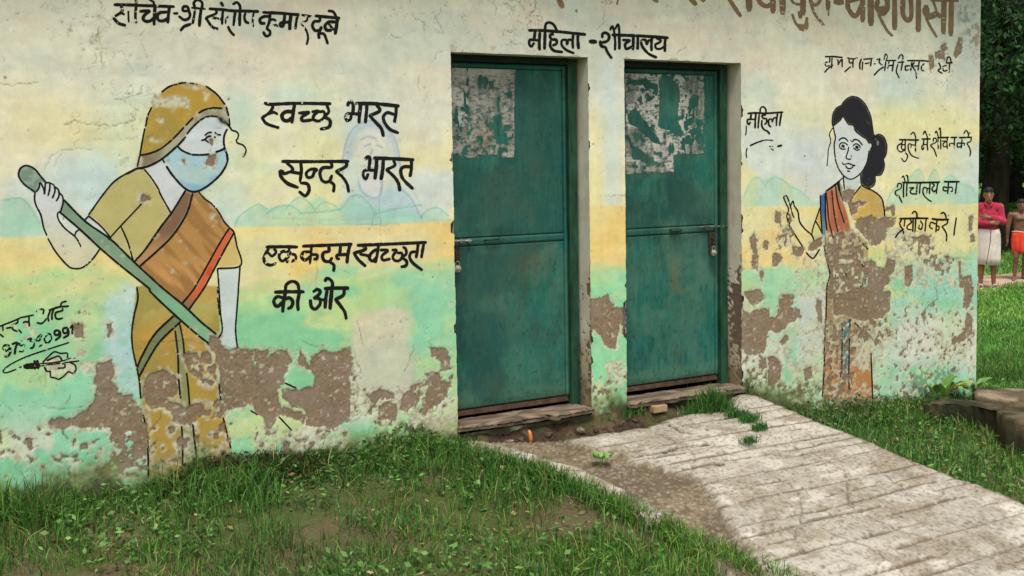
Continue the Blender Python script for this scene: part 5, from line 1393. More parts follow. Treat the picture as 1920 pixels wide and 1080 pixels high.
# damp soil and silt washed up under the doorsteps
sx, sy = np.meshgrid(np.linspace(-.16, 2.16, 330), np.linspace(-.95, .14, 150)); s1_ = fbm(sx, sy, 9, 4, 3); s2_ = fbm(sx, sy, 40, 3, 9)
sz = -.245 + .10 * sstep(-.10, .04, sy) + (s1_ - .5) * .07 + (s2_ - .5) * .022 - .14 * sstep(-.5, -.95, sy) - .05 * sstep(.2, -.1, sx) - .25 * sstep(.9, 1.4, sx) * sstep(-.3, -.5, sy)
sz = np.minimum(sz, np.where(sy > -.02, -.155, 1)); 
sc_ = np.ones(sx.shape + (3,)) * lin((66, 52, 38)); sc_ += (lin((98, 80, 58)) - sc_) * sstep(.48, .62, s1_)[..., None] * .8; sc_ += (lin((40, 32, 24)) - sc_) * sstep(.52, .62, s2_)[..., None] * .7; sc_ += (lin((72, 76, 40)) - sc_) * (sstep(.58, .66, fbm(sx, sy, 6, 3, 15)) * .6)[..., None]
n_, m_ = sx.shape; q = np.arange(n_ - 1)[:, None] * m_ + np.arange(m_ - 1)
tag(mesh_np('soil', np.stack([sx, sy, sz], -1).reshape(-1, 3), np.stack([q, q + 1, q + 1 + m_, q + m_], -1).reshape(-1, 4), M_SOIL, None, sc_.reshape(-1, 3), True), kind='structure')

# broken-edged slabs
def rough_slab(name, outline, ztop, thick, mat, amp=.008, parent=None, colr=((150, 134, 112), (112, 96, 76)), seed=0, tilt=(0, 0), res=.012, lump=.006):
    """solid with a ragged rim: outline (x, y) points, top at ztop"""
    O = np.asarray(outline, float); L = np.vstack([O, O[:1]]); P = np.vstack([np.linspace(a, b, max(2, int(np.hypot(*(b - a)) / res)))[:-1] for a, b in zip(L[:-1], L[1:])])
    c = P.mean(0); P = P + (np.stack([fbm(P[:, 0], P[:, 1], 28, 3, seed + 1), fbm(P[:, 0], P[:, 1], 28, 3, seed + 3)], 1) - .5) * amp * 4
    V_ = []; n = len(P); levels = [(0.0, 1), (-.0, .90), (0, .6), (0, .3)]
    rings = []
    def add(P2, z): b = len(V_); V_.extend([(x, y, zz) for (x, y), zz in zip(P2, z)]); rings.append(b)
    inn = lambda k: c + (P - c) * k
    for k in (.15, .4, .7, .93): Q = inn(k); add(Q, ztop + tilt[0] * (Q[:, 0] - c[0]) + tilt[1] * (Q[:, 1] - c[1]) + (fbm(Q[:, 0], Q[:, 1], 16, 3, seed) - .5) * lump)
    add(inn(1.0), ztop - .006 + tilt[0] * (P[:, 0] - c[0]) + tilt[1] * (P[:, 1] - c[1]) - .012 * fbm(P[:, 0], P[:, 1], 40, 2, seed + 2))
    for f in (.33, .66, 1.0):
        P3_ = P + (P - c) / (np.linalg.norm(P - c, axis=1)[:, None] + 1e-6) * ((fbm(P[:, 0] + f, P[:, 1], 30, 3, seed + 5) - .55) * amp * 3)[:, None]; add(P3_, np.full(n, ztop - thick * f))
    F_ = []
    for a, b in zip(rings[:-1], rings[1:]):
        for i in range(n): F_.append((a + i, b + i, b + (i + 1) % n, a + (i + 1) % n))
    V_ = np.array(V_); cc = np.ones((len(V_), 3)) * lin(colr[0]); k = fbm(V_[:, 0], V_[:, 1] + V_[:, 2], 14, 3, seed + 8)[:, None]; cc += (lin(colr[1]) - cc) * sstep(.42, .6, k)
    cc[rings[5]:] += (lin(colr[1]) * .8 - cc[rings[5]:]) * .6
    b0 = len(V_); V_ = np.vstack([V_, [[c[0], c[1], V_[rings[0]:rings[0] + n, 2].mean()]]]); cc = np.vstack([cc, cc[:1]])
    tri = np.array([(b0, rings[0] + i, rings[0] + (i + 1) % n) for i in range(n)])
    return mesh_np(name, V_, [np.array(F_), tri], mat, parent, cc, True)
t1 = kid(rough_slab('threshold_slab', [(-.03, .14), (.0, -.015), (.30, -.045), (.56, -.04), (.60, -.075), (.64, -.05), (.885, -.04), (.89, .02), (.86, .14)], -.100, .030, M_CONC, .006, None, ((134, 118, 100), (88, 74, 58)), 1)); t1['label'] = 'cracked doorstep under the left door'
t2 = kid(rough_slab('threshold_slab', [(1.12, .14), (1.135, -.03), (1.5, -.045), (1.8, -.04), (2.03, -.06), (2.06, .0), (2.02, .14)], -.108, .032, M_CONC, .006, None, ((130, 114, 96), (84, 70, 56)), 3)); t2['label'] = 'doorstep under the right door'
# loose stones and brick bits in the soil
def stone(name, x, y, z, s, c, lab=None, cat='stone', grp=None, sq=.6, seed=0):
    import bmesh
    bm = bmesh.new(); bmesh.ops.create_icosphere(bm, subdivisions=3, radius=1); r_ = np.random.default_rng(seed); o3 = r_.random(3) * 9
    for v in bm.verts:
        p = np.array(v.co); p = np.sign(p) * np.abs(p) ** .75; k = 1 + 1.5 * (float(fbm(np.array([p[0] * 1.6 + o3[0]]), np.array([p[1] * 1.4 + p[2] * 1.3 + o3[1]]), 1, 4, seed)[0]) - .5); v.co = Vector(p * k) * s
        v.co.z *= sq
    me = bpy.data.meshes.new(name); bm.to_mesh(me); bm.free(); me.materials.append(c); me.polygons.foreach_set('use_smooth', np.ones(len(me.polygons), bool))
    o = bpy.data.objects.new(name, me); COL.objects.link(o); o.location = (x, y, z); o.rotation_euler = (0, 0, r_.uniform(0, 6)); return tag(o, lab, cat, grp)
M_STONE = ramp_mat('broken_mortar', (96, 80, 62), (150, 132, 110), scale=30, rough=0.95, bump=0.6, bscale=120)
M_STONEP = ramp_mat('pale_rubble', (150, 138, 118), (182, 170, 150), scale=30, rough=0.95, bump=0.5, bscale=120)
M_CLOD = ramp_mat('earth_clod', (60, 48, 36), (104, 88, 68), scale=30, rough=0.98, bump=0.8, bscale=90)
for i, (px, py, s, lab) in enumerate([(905, 797, .022, 'dark clod of earth under the left end of the left doorstep'), (948, 804, .018, 'small clod between the left doorstep and the orange peg'), (1018, 806, .022, 'clod just right of the orange peg'), (1068, 792, .026, 'largest clod, below the right end of the left doorstep'),
                                      (1150, 784, .022, 'clod at the foot of the pier between the doors'), (1186, 782, .018, 'small clod under the left end of the right doorstep'), (1262, 766, .024, 'clod right of the pale brick under the right doorstep'), (1118, 800, .016, 'tiny clod at the upper edge of the ramp slab')]):
    d = ray(px, py); t = (-.2 - CAM[2]) / d[2]; p = CAM + d * t
    stone('earth_clod', p[0], min(p[1], -.05), float(-.222 + .004 * (i % 3)), s, M_CLOD if i % 3 else M_STONE, lab, 'clod', 'earth clods below the doorsteps', .7, i)
# cut brick showing under the right doorstep
q = P3(1236, 761, -.045); m = MB(); m.box((q[0] - .055, -.065, -.185), (q[0] + .05, .0, -.142), .006); tag(m.build('brick', ramp_mat('worn_brick', (150, 118, 84), (186, 160, 124), scale=24, rough=.95)), 'pale worn brick wedged under the right doorstep', 'brick')
# orange peg standing in the silt
d = ray(995, 826); t = (-.20 - CAM[2]) / d[2]; p = CAM + d * t; m = MB(); m.tube([(0, 0, -.02), (.0, 0, .02), (-.004, 0, .045), (-.010, 0, .06)], [.011, .011, .010, .005], 10)
tag(m.build('plastic_peg', ramp_mat('orange_plastic', (206, 120, 58), (226, 150, 88), scale=40, rough=.5), None, True, tuple(p)), 'small orange plastic peg stuck in the silt below the left doorstep', 'peg')

# broken drain chamber at the far corner of the block
e1, e2 = gpt(1742, 775), gpt(1915, 800)
M_MOSSY = attr_mat('mossy_concrete', rough=.95, grain=.3, gscale=50, bump=.9, bscale=30, bdist=.01)
dr = tag(empty('drain_chamber', (4.15, -.35, -.6)), 'broken mossy concrete drain chamber in the grass at the corner of the block', 'drain')
def dkid(o): o.parent = dr; o.location = (-4.15, .35, .6); return o
def hz(px, py, z): d = ray(px, py); t = (z - CAM[2]) / d[2]; return (CAM + d * t)[:2]
zt = -.40
zt = -.335
fr = [hz(1735, 757, zt), hz(1800, 757, zt), hz(1862, 766, zt), hz(1880, 772, zt)]; bk = [hz(1872, 760, zt), hz(1835, 752, zt), hz(1760, 747, zt)]
dkid(rough_slab('front_wall', fr + bk, zt, .30, M_MOSSY, .012, None, ((86, 76, 56), (44, 46, 28)), 11, res=.02, lump=.02))
fr = [hz(1868, 768, zt + .03), hz(1895, 756, zt + .03), hz(1925, 750, zt + .03), hz(1990, 756, zt + .03), hz(1990, 800, zt + .03), hz(1930, 795, zt + .03), hz(1885, 785, zt + .03)]
dkid(rough_slab('side_wall', fr, zt + .03, .34, M_MOSSY, .015, None, ((98, 84, 62), (50, 50, 32)), 13, res=.03, lump=.03))
fr = [hz(1826, 741, zt - .02), hz(1860, 745, zt - .02), hz(1900, 748, zt - .02), hz(1990, 750, zt - .02), hz(1990, 726, zt - .02), hz(1900, 728, zt - .02), hz(1826, 726, zt - .02)]
dkid(rough_slab('cover_slab', fr, zt - .02, .10, M_MOSSY, .012, None, ((140, 124, 100), (92, 80, 60)), 15, res=.03, lump=.02))

# ------------------------------------------------------------------ grass and weeds
def blades(x, y, z, h, w, lean=.5, seed=1, tone=0, cols=None):
    r = np.random.default_rng(seed); n = len(x); th = r.uniform(0, 6.283, n); ln = r.normal(0, lean, n); la = r.uniform(0, 6.283, n)
    dx, dy = np.cos(la) * np.abs(ln), np.sin(la) * np.abs(ln); wx, wy = np.cos(th) * w / 2, np.sin(th) * w / 2
    P = []
    for f, ws in ((0, .8), (.45, 1), (.8, .6)):
        cx = x + dx * h * f * f; cy = y + dy * h * f * f; cz = z + h * f * (1 - .22 * f * np.abs(ln))
        P += [np.stack([cx - wx * ws, cy - wy * ws, cz], 1), np.stack([cx + wx * ws, cy + wy * ws, cz], 1)]
    P.append(np.stack([x + dx * h, y + dy * h, z + h * (1 - .3 * np.abs(ln))], 1)); V = np.stack(P, 1).reshape(-1, 3)
    b = np.arange(n)[:, None] * 7; Q = np.concatenate([b + np.array([[0, 1, 3, 2]]), b + np.array([[2, 3, 5, 4]])]); Tt = b + np.array([[4, 5, 6]])
    cols = cols or [((60, 104, 36), .32), ((82, 132, 50), .32), ((112, 154, 70), .18), ((44, 76, 30), .11), ((158, 150, 92), .07)]
    pal = np.array([lin(c) for c, _ in cols]); pr = np.array([p for _, p in cols]); c = pal[r.choice(len(pal), n, p=pr / pr.sum())] * r.uniform(.75, 1.2, (n, 1)) * (.62 + .76 * fbm(x, y, 2.2, 3, 40)[:, None]) * (1 + .5 * (fbm(x, y, 1.1, 2, 44)[:, None] - .5) * np.array([1.4, .6, .2]))
    C = np.repeat(c[:, None], 7, 1).reshape(-1, 3)
    return V, Q, Tt, C
def join_blades(parts, name, mat=None):
    V, Q, Tt, C = [], [], [], []; o = 0
    for a, b, c, d in parts: V.append(a); Q.append(b + o); Tt.append(c + o); C.append(d); o += len(a)
    return mesh_np(name, np.vstack(V), [np.vstack(Q), np.vstack(Tt)], mat or M_GRASS, None, np.vstack(C))
gr = np.random.default_rng(21)
def scatter(n, x0, x1, y0, y1, keepf):
    x = gr.uniform(x0, x1, n); y = gr.uniform(y0, y1, n); k = keepf(x, y); return x[k], y[k]
def ramp_in(x, y, pad=3):
    B = RB_ ; iz, ix = Rc.idx(x, y); ok = (x > -.34) & (x < 3.38) & (y > -3.58); return ok & B[iz, ix]
RB_ = ALL.copy(); RBs = Rc.blur(ALL, 3) > .5
def rampfree(x, y): iz, ix = Rc.idx(x, y); return ~(((x > -.34) & (x < 3.38) & (y > -3.58)) & ALL[iz, ix])
# short lawn left of the ramp, taller against the wall foot
parts_ = []
x, y = scatter(62000, -3.2, .9, -2.9, -.03, lambda x, y: rampfree(x, y) & ((x < .15) | (y < -.75 - (x - .15) * .4)) & (gr.random(len(x)) < .35 + 2.6 * (fbm(x, y, 3.2, 3, 4) - .38)))
hg = (.05 + .05 * gr.random(len(x))) * (1 + .9 * sstep(-.55, -.1, y) * sstep(.0, -.3, x)) * (1 + 1.8 * (fbm(x, y, 3, 3, 8) - .45)); parts_.append(blades(x, y, gz(x, y) - .01, hg, .0045, .7, 31))
# bank of grass and weeds piled at the wall foot
def bank(n, x0, x1, hfun, depth=.28, seed=1, cols=None, w=.005):
    x = gr.uniform(x0, x1, n); y = -np.abs(gr.normal(0, depth / 2, n)) - .015; h = hfun(x) * (1 - .55 * np.clip(-y / depth, 0, 1)) * gr.uniform(.55, 1.25, n); k = (h > .015) & rampfree(x, y); return blades(x[k], y[k], gz(x[k], y[k]) - .01, h[k], w, .55, seed, cols=cols)
dark = [((52, 62, 28), .35), ((74, 70, 38), .3), ((64, 96, 36), .2), ((110, 96, 58), .15)]
parts_.append(bank(9000, -1.65, -.05, lambda x: np.interp(x, [-1.65, -1.3, -.9, -.5, -.25, -.05], [.02, .06, .07, .10, .13, .05]), .3, 3))
parts_.append(bank(3500, -3.3, -1.4, lambda x: np.interp(x, [-3.3, -1.9, -1.4], [.10, .07, .05]), .3, 4))
parts_.append(bank(5000, -1.5, -.5, lambda x: np.interp(x, [-1.5, -1.25, -.9, -.5], [.07, .15, .12, .05]), .16, 5, dark, .006))
# right of the ramp
x, y = scatter(58000, 1.9, 7.2, -3.6, 1.2, lambda x, y: rampfree(x, y) & ((y < -.02) | (x > 4.33)) & (x > 2.0 + 0 * x) & ~((x > 3.85) & (x < 5.4) & (y > -.75) & (y < .35) & (gr.random(len(x)) < .75)))
hg = (.05 + .06 * gr.random(len(x))) * (1 + .9 * (fbm(x, y, 2.5, 3, 8) - .4)) * (1 + .5 * sstep(-.5, -.1, y)); parts_.append(blades(x, y, gz(x, y) - .01, hg, .0055, .7, 33))
parts_.append(bank(6000, 2.15, 4.2, lambda x: np.interp(x, [2.15, 2.4, 2.9, 3.5, 4.2], [.02, .07, .13, .12, .10]), .22, 6, [((70, 92, 40), .35), ((60, 104, 34), .3), ((96, 96, 56), .2), ((120, 116, 70), .15)]))
Q = on_ramp(smooth_line(T('P 868,828 905,843 960,858 1010,872 1060,890 1130,922 1200,955 1300,1000 1400,1045 1500,1090 1600,1140'), 10)); k = gr.integers(0, len(Q), 5200); x = Q[k, 0] + gr.normal(0, .035, 5200) - .02; y = Q[k, 1] + gr.normal(0, .035, 5200) - .02; parts_.append(blades(x, y, zr(y) - .05, .075 * gr.uniform(.5, 1.4, 5200), .005, .8, 77))
# sparse blades in the joints and in the soil
q = [(1334, 762, .13, 520, .055), (1404, 816, .032, 150, .028), (1382, 770, .05, 240, .032), (1404, 778, .045, 240, .032), (1424, 792, .04, 180, .026), (1345, 716, .12, 40, .03), (1365, 640, .0, 1, .01), (1150, 752, .05, 90, .06), (1300, 765, .06, 220, .05), (1360, 762, .06, 200, .03), (1180, 700, 0, 1, .01), (1110, 760, .03, 40, .03)]
for i, (px, py, h, n, sp_) in enumerate(q):
    if h <= 0: continue
    d = ray(px, py + 8); t = (-.17 - CAM[2]) / d[2]; p = CAM + d * t; p[1] = min(p[1], -.03); V_ = blades(p[0] + gr.normal(0, sp_, n), np.minimum(p[1] + gr.normal(0, sp_ * .6, n), -.02), np.full(n, -.19), h * 1.35 * gr.uniform(.5, 1.2, n), .0042, .6, 50 + i, cols=[((66, 116, 48), .5), ((96, 140, 60), .3), ((50, 84, 36), .2)])
    if n >= 140: tuft = join_blades([V_], 'grass_tuft'); tag(tuft, {0: 'bushy grass tuft on the edge of the right doorstep', 1: 'tiny grass tuft alone on the concrete ramp', 2: 'grass tuft in the ramp corner, nearest the right doorstep', 3: 'middle grass tuft along the upper right crack of the ramp', 4: 'lowest grass tuft in the crack near the right ramp edge', 8: 'low grass creeping under the front of the right doorstep', 9: 'thin grass tuft against the foot of the right door reveal'}[i], 'grass tuft')
    else: parts_.append(V_)
tag(join_blades(parts_, 'grass'), kind='stuff')
# meadow beyond the block: coarser blades seen only through the gap on the right
parts_ = []
def lawn(n, d0, d1, a0, a1, h, w, seed):
    t = gr.uniform(0, 1, n); D_ = d0 + (d1 - d0) * t; px = gr.uniform(a0, a1, n); x = []; dd = np.stack([ray(p, 400)[:2] for p in np.linspace(a0, a1, 200)]); dd /= np.linalg.norm(dd, axis=1)[:, None]; k = ((px - a0) / (a1 - a0) * 199).astype(int)
    x = CAM[0] + dd[k, 0] * D_; y = CAM[1] + dd[k, 1] * D_; ok = (x > 4.5) & ~on_path(x, y); x, y = x[ok], y[ok]; m = len(x)
    return blades(x, y, gz(x, y) - .02, h * gr.uniform(.5, 1.3, m) * (1 + .8 * (fbm(x, y, .8, 3, 4) - .5)), w, .6, seed, cols=[((98, 148, 56), .35), ((122, 168, 76), .35), ((76, 118, 46), .15), ((150, 182, 100), .15)])
pa, pb = gpt(1835, 533), gpt(1915, 524); pdir = (pb - pa)[:2] / np.linalg.norm((pb - pa)[:2]); pnrm = np.array([-pdir[1], pdir[0]])
def path_off(x, y): return (x - pa[0]) * pnrm[0] + (y - pa[1]) * pnrm[1] + (fbm(x, y, .7, 2, 3) - .5) * .5
def on_path(x, y): return np.abs(path_off(x, y)) < .62
parts_ += [lawn(20000, 8, 13, 1815, 2060, .07, .012, 61), lawn(22000, 13, 24, 1815, 2060, .09, .02, 62), lawn(16000, 24, 55, 1815, 2060, .14, .05, 63)]
tag(join_blades(parts_, 'meadow_grass'), kind='stuff')
tt = np.linspace(-9, 14, 120); ww = np.linspace(-.85, .85, 12); A, B = np.meshgrid(tt, ww); wx_ = pa[0] + A * pdir[0] + B * pnrm[0]; wy_ = pa[1] + A * pdir[1] + B * pnrm[1]
pc = np.ones(A.shape + (3,)) * lin((186, 160, 138)); pc += (lin((150, 124, 100)) - pc) * sstep(.45, .6, fbm(wx_, wy_, 3, 3, 4))[..., None]; n_, m_ = A.shape; q = np.arange(n_ - 1)[:, None] * m_ + np.arange(m_ - 1)
tag(mesh_np('path', np.stack([wx_, wy_, gz(wx_, wy_) + .02 - .03 * sstep(.6, .85, np.abs(B))], -1).reshape(-1, 3), np.stack([q, q + 1, q + 1 + m_, q + m_], -1).reshape(-1, 4), M_EARTH, None, pc.reshape(-1, 3), True), kind='structure')

# broad-leaved weeds
def leaf_plant(name, loc, n, L, Wd, cols, lab, cat='plant', up=.6, seed=0, stem=0.0, rnd=False, spread=1.0):
    r = np.random.default_rng(seed); t = tag(empty(name, loc), lab, cat)
    for i in range(n):
        th = i * 2.4 + r.normal(0, .25); l = L * r.uniform(.65, 1.15); w = Wd * l / L; el = up * r.uniform(.5, 1.3); m = 9; V = []; F = []
        base = np.array([0, 0, stem * r.uniform(.3, 1)]); off = base + np.array([math.cos(th), math.sin(th), 0]) * (.25 * L * spread)
        for k in range(m):
            f = k / (m - 1); prof = math.sin(math.pi * min(1, f * (.93 if not rnd else .99) + .05)) ** (.8 if not rnd else .5); rr_ = l * f; zc = rr_ * math.sin(el) * (1 - .55 * f * f) ; rc = rr_ * math.cos(el * (1 - .3 * f))
            c = off + np.array([math.cos(th) * rc, math.sin(th) * rc, zc]); s = np.array([-math.sin(th), math.cos(th), 0]) * w * prof / 2; wav = .08 * w * math.sin(k * 2.1 + i)
            V += [c - s + (0, 0, .12 * w * prof + wav), c - s * .5, c - np.array([0, 0, .03 * w]), c + s * .5, c + s + (0, 0, .12 * w * prof - wav)]
        for k in range(m - 1):
            for j in range(4): F.append((k * 5 + j, k * 5 + j + 1, k * 5 + 6 + j, k * 5 + 5 + j))
        c1 = lin(cols[int(r.integers(len(cols)))]) * r.uniform(.85, 1.15); C = np.ones((len(V), 3)) * c1; C[2::5] *= 1.25
        mesh_np('leaf', V, np.array(F), M_LEAF, t, C, True)
    m = MB()
    for i in range(max(3, n // 3)): th = i * 2.4; m.tube([(0, 0, -.02), (.1 * L * math.cos(th), .1 * L * math.sin(th), stem * .5), (.3 * L * spread * math.cos(th), .3 * L * spread * math.sin(th), stem)], .0025, 6)
    m.build('stem', ramp_mat(name + '_stem', (78, 104, 48), (104, 124, 60)), t); return t
p = gpt(1768, 772); leaf_plant('leafy_weed', (3.86, -.05, -.37), 17, .21, .07, [(112, 148, 66), (140, 164, 84), (96, 134, 62), (156, 160, 84)], 'pale leafy weed sprouting at the wall foot beside the drain chamber', up=1.0, seed=3)
leaf_plant('leafy_weed', (4.20, -.05, -.38), 11, .19, .045, [(84, 124, 62), (104, 140, 72)], 'dark narrow-leaved weed between the wall corner and the drain chamber', up=.8, seed=5)
d = ray(1128, 886); t = (-.25 - CAM[2]) / d[2]; p = CAM + d * t; leaf_plant('round_leaved_weed', (p[0], p[1], float(zr(p[1])) - .02), 8, .06, .05, [(122, 158, 84), (140, 172, 100), (104, 144, 74)], 'low weed with round light green leaves at the lower edge of the ramp', up=.95, seed=7, stem=.07, rnd=True)
d = ray(800, 812); t = (-.02 - CAM[1]) / d[1]; leaf_plant('leafy_weed', (-.16, -.05, -.21), 10, .11, .03, [(176, 168, 96), (150, 156, 80), (120, 140, 66)], 'yellowing weed against the wall foot just left of the doors', up=1.2, seed=9)
for i, (px, py) in enumerate([(900, 884), (925, 878)]):
    d = ray(px, py); t = (-.25 - CAM[2]) / d[2]; p = CAM + d * t; leaf_plant('fallen_leaf', (p[0], p[1], -.235), 4, .035, .026, [(206, 160, 52), (190, 140, 44)], 'yellow dead leaves in the grass, %s' % ('the pair nearer the ramp' if i else 'the pair farther left'), 'leaf', up=.5, seed=20 + i, spread=.3)
rw = np.random.default_rng(4)
def ground_cover(n, x0, x1, dmax, hf, cols, L=.03):
    """small leaves of creeping weeds, too many to count"""
    x = rw.uniform(x0, x1, n); y = -.02 - dmax * rw.random(n) ** 1.6; k = rampfree(x, y); x, y = x[k], y[k]; n = len(x); z = gz(x, y) + hf(x) * rw.random(n) * (1 + y / dmax * .6)
    P = np.stack([x, y, z], 1); a = rw.normal(0, 1, (n, 3)); a[:, 2] = np.abs(a[:, 2]) * .6; a /= np.linalg.norm(a, axis=1)[:, None]; b = np.cross(a, rw.normal(0, 1, (n, 3))); b /= np.linalg.norm(b, axis=1)[:, None]; s = L * rw.uniform(.5, 1.3, (n, 1))
    V = np.stack([P, P + a * s * .5 + b * s * .28, P + a * s, P + a * s * .5 - b * s * .28], 1).reshape(-1, 3); pal = np.array([lin(c) for c in cols]); return V, np.repeat(pal[rw.integers(len(pal), size=n)] * rw.uniform(.7, 1.25, (n, 1)), 4, 0)
def lawn_weeds(n, x0, x1, y0, y1, cols, L, keep, seed):
    x = rw.uniform(x0, x1, n); y = rw.uniform(y0, y1, n); k = rampfree(x, y) & keep(x, y) & (fbm(x, y, 2.6, 3, seed) > .5); x, y = x[k], y[k]; n = len(x); z = gz(x, y) + .07 * rw.random(n) ** 1.5 * (1 + 1.2 * (fbm(x, y, 4, 2, seed) - .4))
    P = np.stack([x, y, z], 1); a = rw.normal(0, 1, (n, 3)); a[:, 2] = np.abs(a[:, 2]) * .4; a /= np.linalg.norm(a, axis=1)[:, None]; b = np.cross(a, rw.normal(0, .4, (n, 3)) + (0, 0, 1)); b /= np.linalg.norm(b, axis=1)[:, None] + 1e-9; s = L * rw.uniform(.4, 1.4, (n, 1))
    V = np.stack([P, P + a * s * .5 + b * s * .30, P + a * s, P + a * s * .5 - b * s * .30], 1).reshape(-1, 3); pal = np.array([lin(c) for c in cols]); return V, np.repeat(pal[rw.integers(len(pal), size=n)] * rw.uniform(.7, 1.25, (n, 1)), 4, 0)
GW = [(78, 122, 52), (96, 142, 64), (62, 98, 44), (118, 152, 84), (70, 84, 44)]
A_ = [lawn_weeds(16000, -3, 1.6, -2.9, -.05, GW, .03, lambda x, y: (x < .1) | (y < -.8 - (x - .15) * .4), 81), lawn_weeds(16000, 2.0, 7, -2.6, 1.0, GW, .032, lambda x, y: (y < -.03) | (x > 4.35), 83),
      lawn_weeds(2200, -3, 6, -2.9, -.05, [(150, 128, 86), (122, 98, 62), (172, 154, 110)], .028, lambda x, y: (x < .1) | (x > 2.0) | (y < -.8 - (x - .15) * .4), 85), ground_cover(2600, -1.62, -.85, .16, lambda x: np.interp(x, [-1.62, -1.4, -1.1, -.85], [.03, .15, .14, .06]), [(60, 58, 32), (48, 44, 28), (84, 78, 44), (58, 74, 36)], .024), ground_cover(1800, -1.0, -.1, .2, lambda x: np.interp(x, [-1, -.6, -.3, -.1], [.08, .10, .18, .08]), [(70, 112, 48), (96, 128, 58), (60, 80, 38), (110, 120, 66)], .026),
      ground_cover(2600, 2.2, 4.2, .18, lambda x: np.interp(x, [2.2, 2.6, 3.4, 4.2], [.04, .14, .14, .10]), [(78, 104, 54), (104, 120, 70), (66, 88, 44), (130, 134, 88)], .028)]
tag(mesh_np('ground_cover', np.vstack([a[0] for a in A_]), np.arange(sum(len(a[0]) for a in A_) // 4)[:, None] * 4 + np.arange(4), M_LEAF, None, np.vstack([a[1] for a in A_])), kind='stuff')

# ------------------------------------------------------------------ trees beyond
def tree(loc, H, trunk_r, crown_c, crown_r, nb, nl, ls, cols, lab, seed=0, lean=(0, 0), zlow=None, grp=None):
    r = np.random.default_rng(seed); t = tag(empty('leafy_tree', loc), lab, 'tree', grp); m = MB()
    zz = np.linspace(0, H * .55, 9); pts = [(lean[0] * (z / H) + .12 * math.sin(z * 1.3 + seed), lean[1] * (z / H) + .1 * math.cos(z * 1.1), z - .15) for z in zz]; rs = [trunk_r * (1 + 1.15 * math.exp(-z / .45)) * (1 - .45 * z / (H * .55)) for z in zz]; m.tube(pts, rs, 18, False)
    for k in range(7):    # buttress roots
        th = k * .9 + .3; m.tube([(math.cos(th) * trunk_r * .5, math.sin(th) * trunk_r * .5, .75), (math.cos(th) * trunk_r * 1.5, math.sin(th) * trunk_r * 1.5, .22), (math.cos(th) * trunk_r * 2.9, math.sin(th) * trunk_r * 2.9, -.1)], [trunk_r * .5, trunk_r * .42, trunk_r * .12], 8, False)
    tops = []
    for k in range(9):
        i = 4 + k % 5; th = k * 2.4 + seed; a = np.array(pts[i]); b = a + np.array([math.cos(th) * crown_r * .55, math.sin(th) * crown_r * .55, crown_r * .25 + .3 * k % 2]); c = (a + b) / 2 + (0, 0, .3); m.tube([a, c, b], [trunk_r * .5, trunk_r * .35, trunk_r * .12], 8, False); tops.append(b)
    m.build('trunk', M_BARK, t, True)
    cc = np.array(crown_c); B_ = r.normal(0, 1, (nb, 3)); B_ /= np.linalg.norm(B_, axis=1)[:, None]; B_ *= (r.uniform(.35, 1, (nb, 1)) ** .6) * crown_r * .86; B_[:, 2] *= .8; B_ += cc; br = r.uniform(.16, .30, nb) * crown_r
    if zlow is not None: B_[:, 2] = np.maximum(B_[:, 2], zlow + br * .75)
    bi = r.integers(nb, size=nl); d = r.normal(0, 1, (nl, 3)); d /= np.linalg.norm(d, axis=1)[:, None]; P = B_[bi] + d * (br[bi] * r.uniform(.3, 1.08, nl) ** .7)[:, None]
    ax = r.normal(0, 1, (nl, 3)); ax[:, 2] -= .5; ax /= np.linalg.norm(ax, axis=1)[:, None]; sd = np.cross(ax, r.normal(0, 1, (nl, 3))); sd /= np.linalg.norm(sd, axis=1)[:, None]
    s = ls * r.uniform(.6, 1.3, (nl, 1)); V = np.stack([P - ax * s * .5, P + sd * s * .22, P + ax * s * .5, P - sd * s * .22], 1).reshape(-1, 3); F = np.arange(nl)[:, None] * 4 + np.arange(4)
    pal = np.array([lin(c) for c in cols]); C = pal[r.integers(len(pal), size=nl)] * r.uniform(.7, 1.25, (nl, 1)) * r.uniform(.6, 1.5, nb)[bi][:, None]; C = np.repeat(C[:, None], 4, 1).reshape(-1, 3)
    mesh_np('crown', V, F, M_LEAF, t, C); return t
q = gpt(1872, 470)
tree((q[0], q[1], q[2]), 9, .33, (.2, .3, 5.6), 6.0, 150, 120000, .145, [(36, 62, 34), (46, 76, 40), (60, 94, 50), (30, 50, 30)], 'big dark-leaved tree with a flared dark trunk right behind the two men', 3, (-.4, 0), .95)
for i, (px, D_, cr_, nl, lab) in enumerate([(1800, 46, 8, 16000, 'rounded dark tree in the far row, mostly hidden by the block'), (1900, 52, 8.5, 30000, 'tall dense tree closing the far side of the meadow'), (2000, 44, 7, 16000, 'bushy far tree just beyond the right edge of the meadow view'), (2120, 55, 9, 12000, 'broad far tree at the outermost right of the row')]):
    d = ray(px, 385)[:2]; d /= np.linalg.norm(d); x, y = CAM[0] + d[0] * D_, CAM[1] + d[1] * D_; tree((x, y, float(gz(x, y))), cr_ * 1.8, .4, (0, 0, cr_ * .95), cr_, 70, nl, .55, [(44, 70, 36), (56, 88, 44), (70, 104, 54), (36, 58, 32)], lab, 10 + i, zlow=.3, grp=None)
d = ray(1960, 385)[:2]; d /= np.linalg.norm(d)
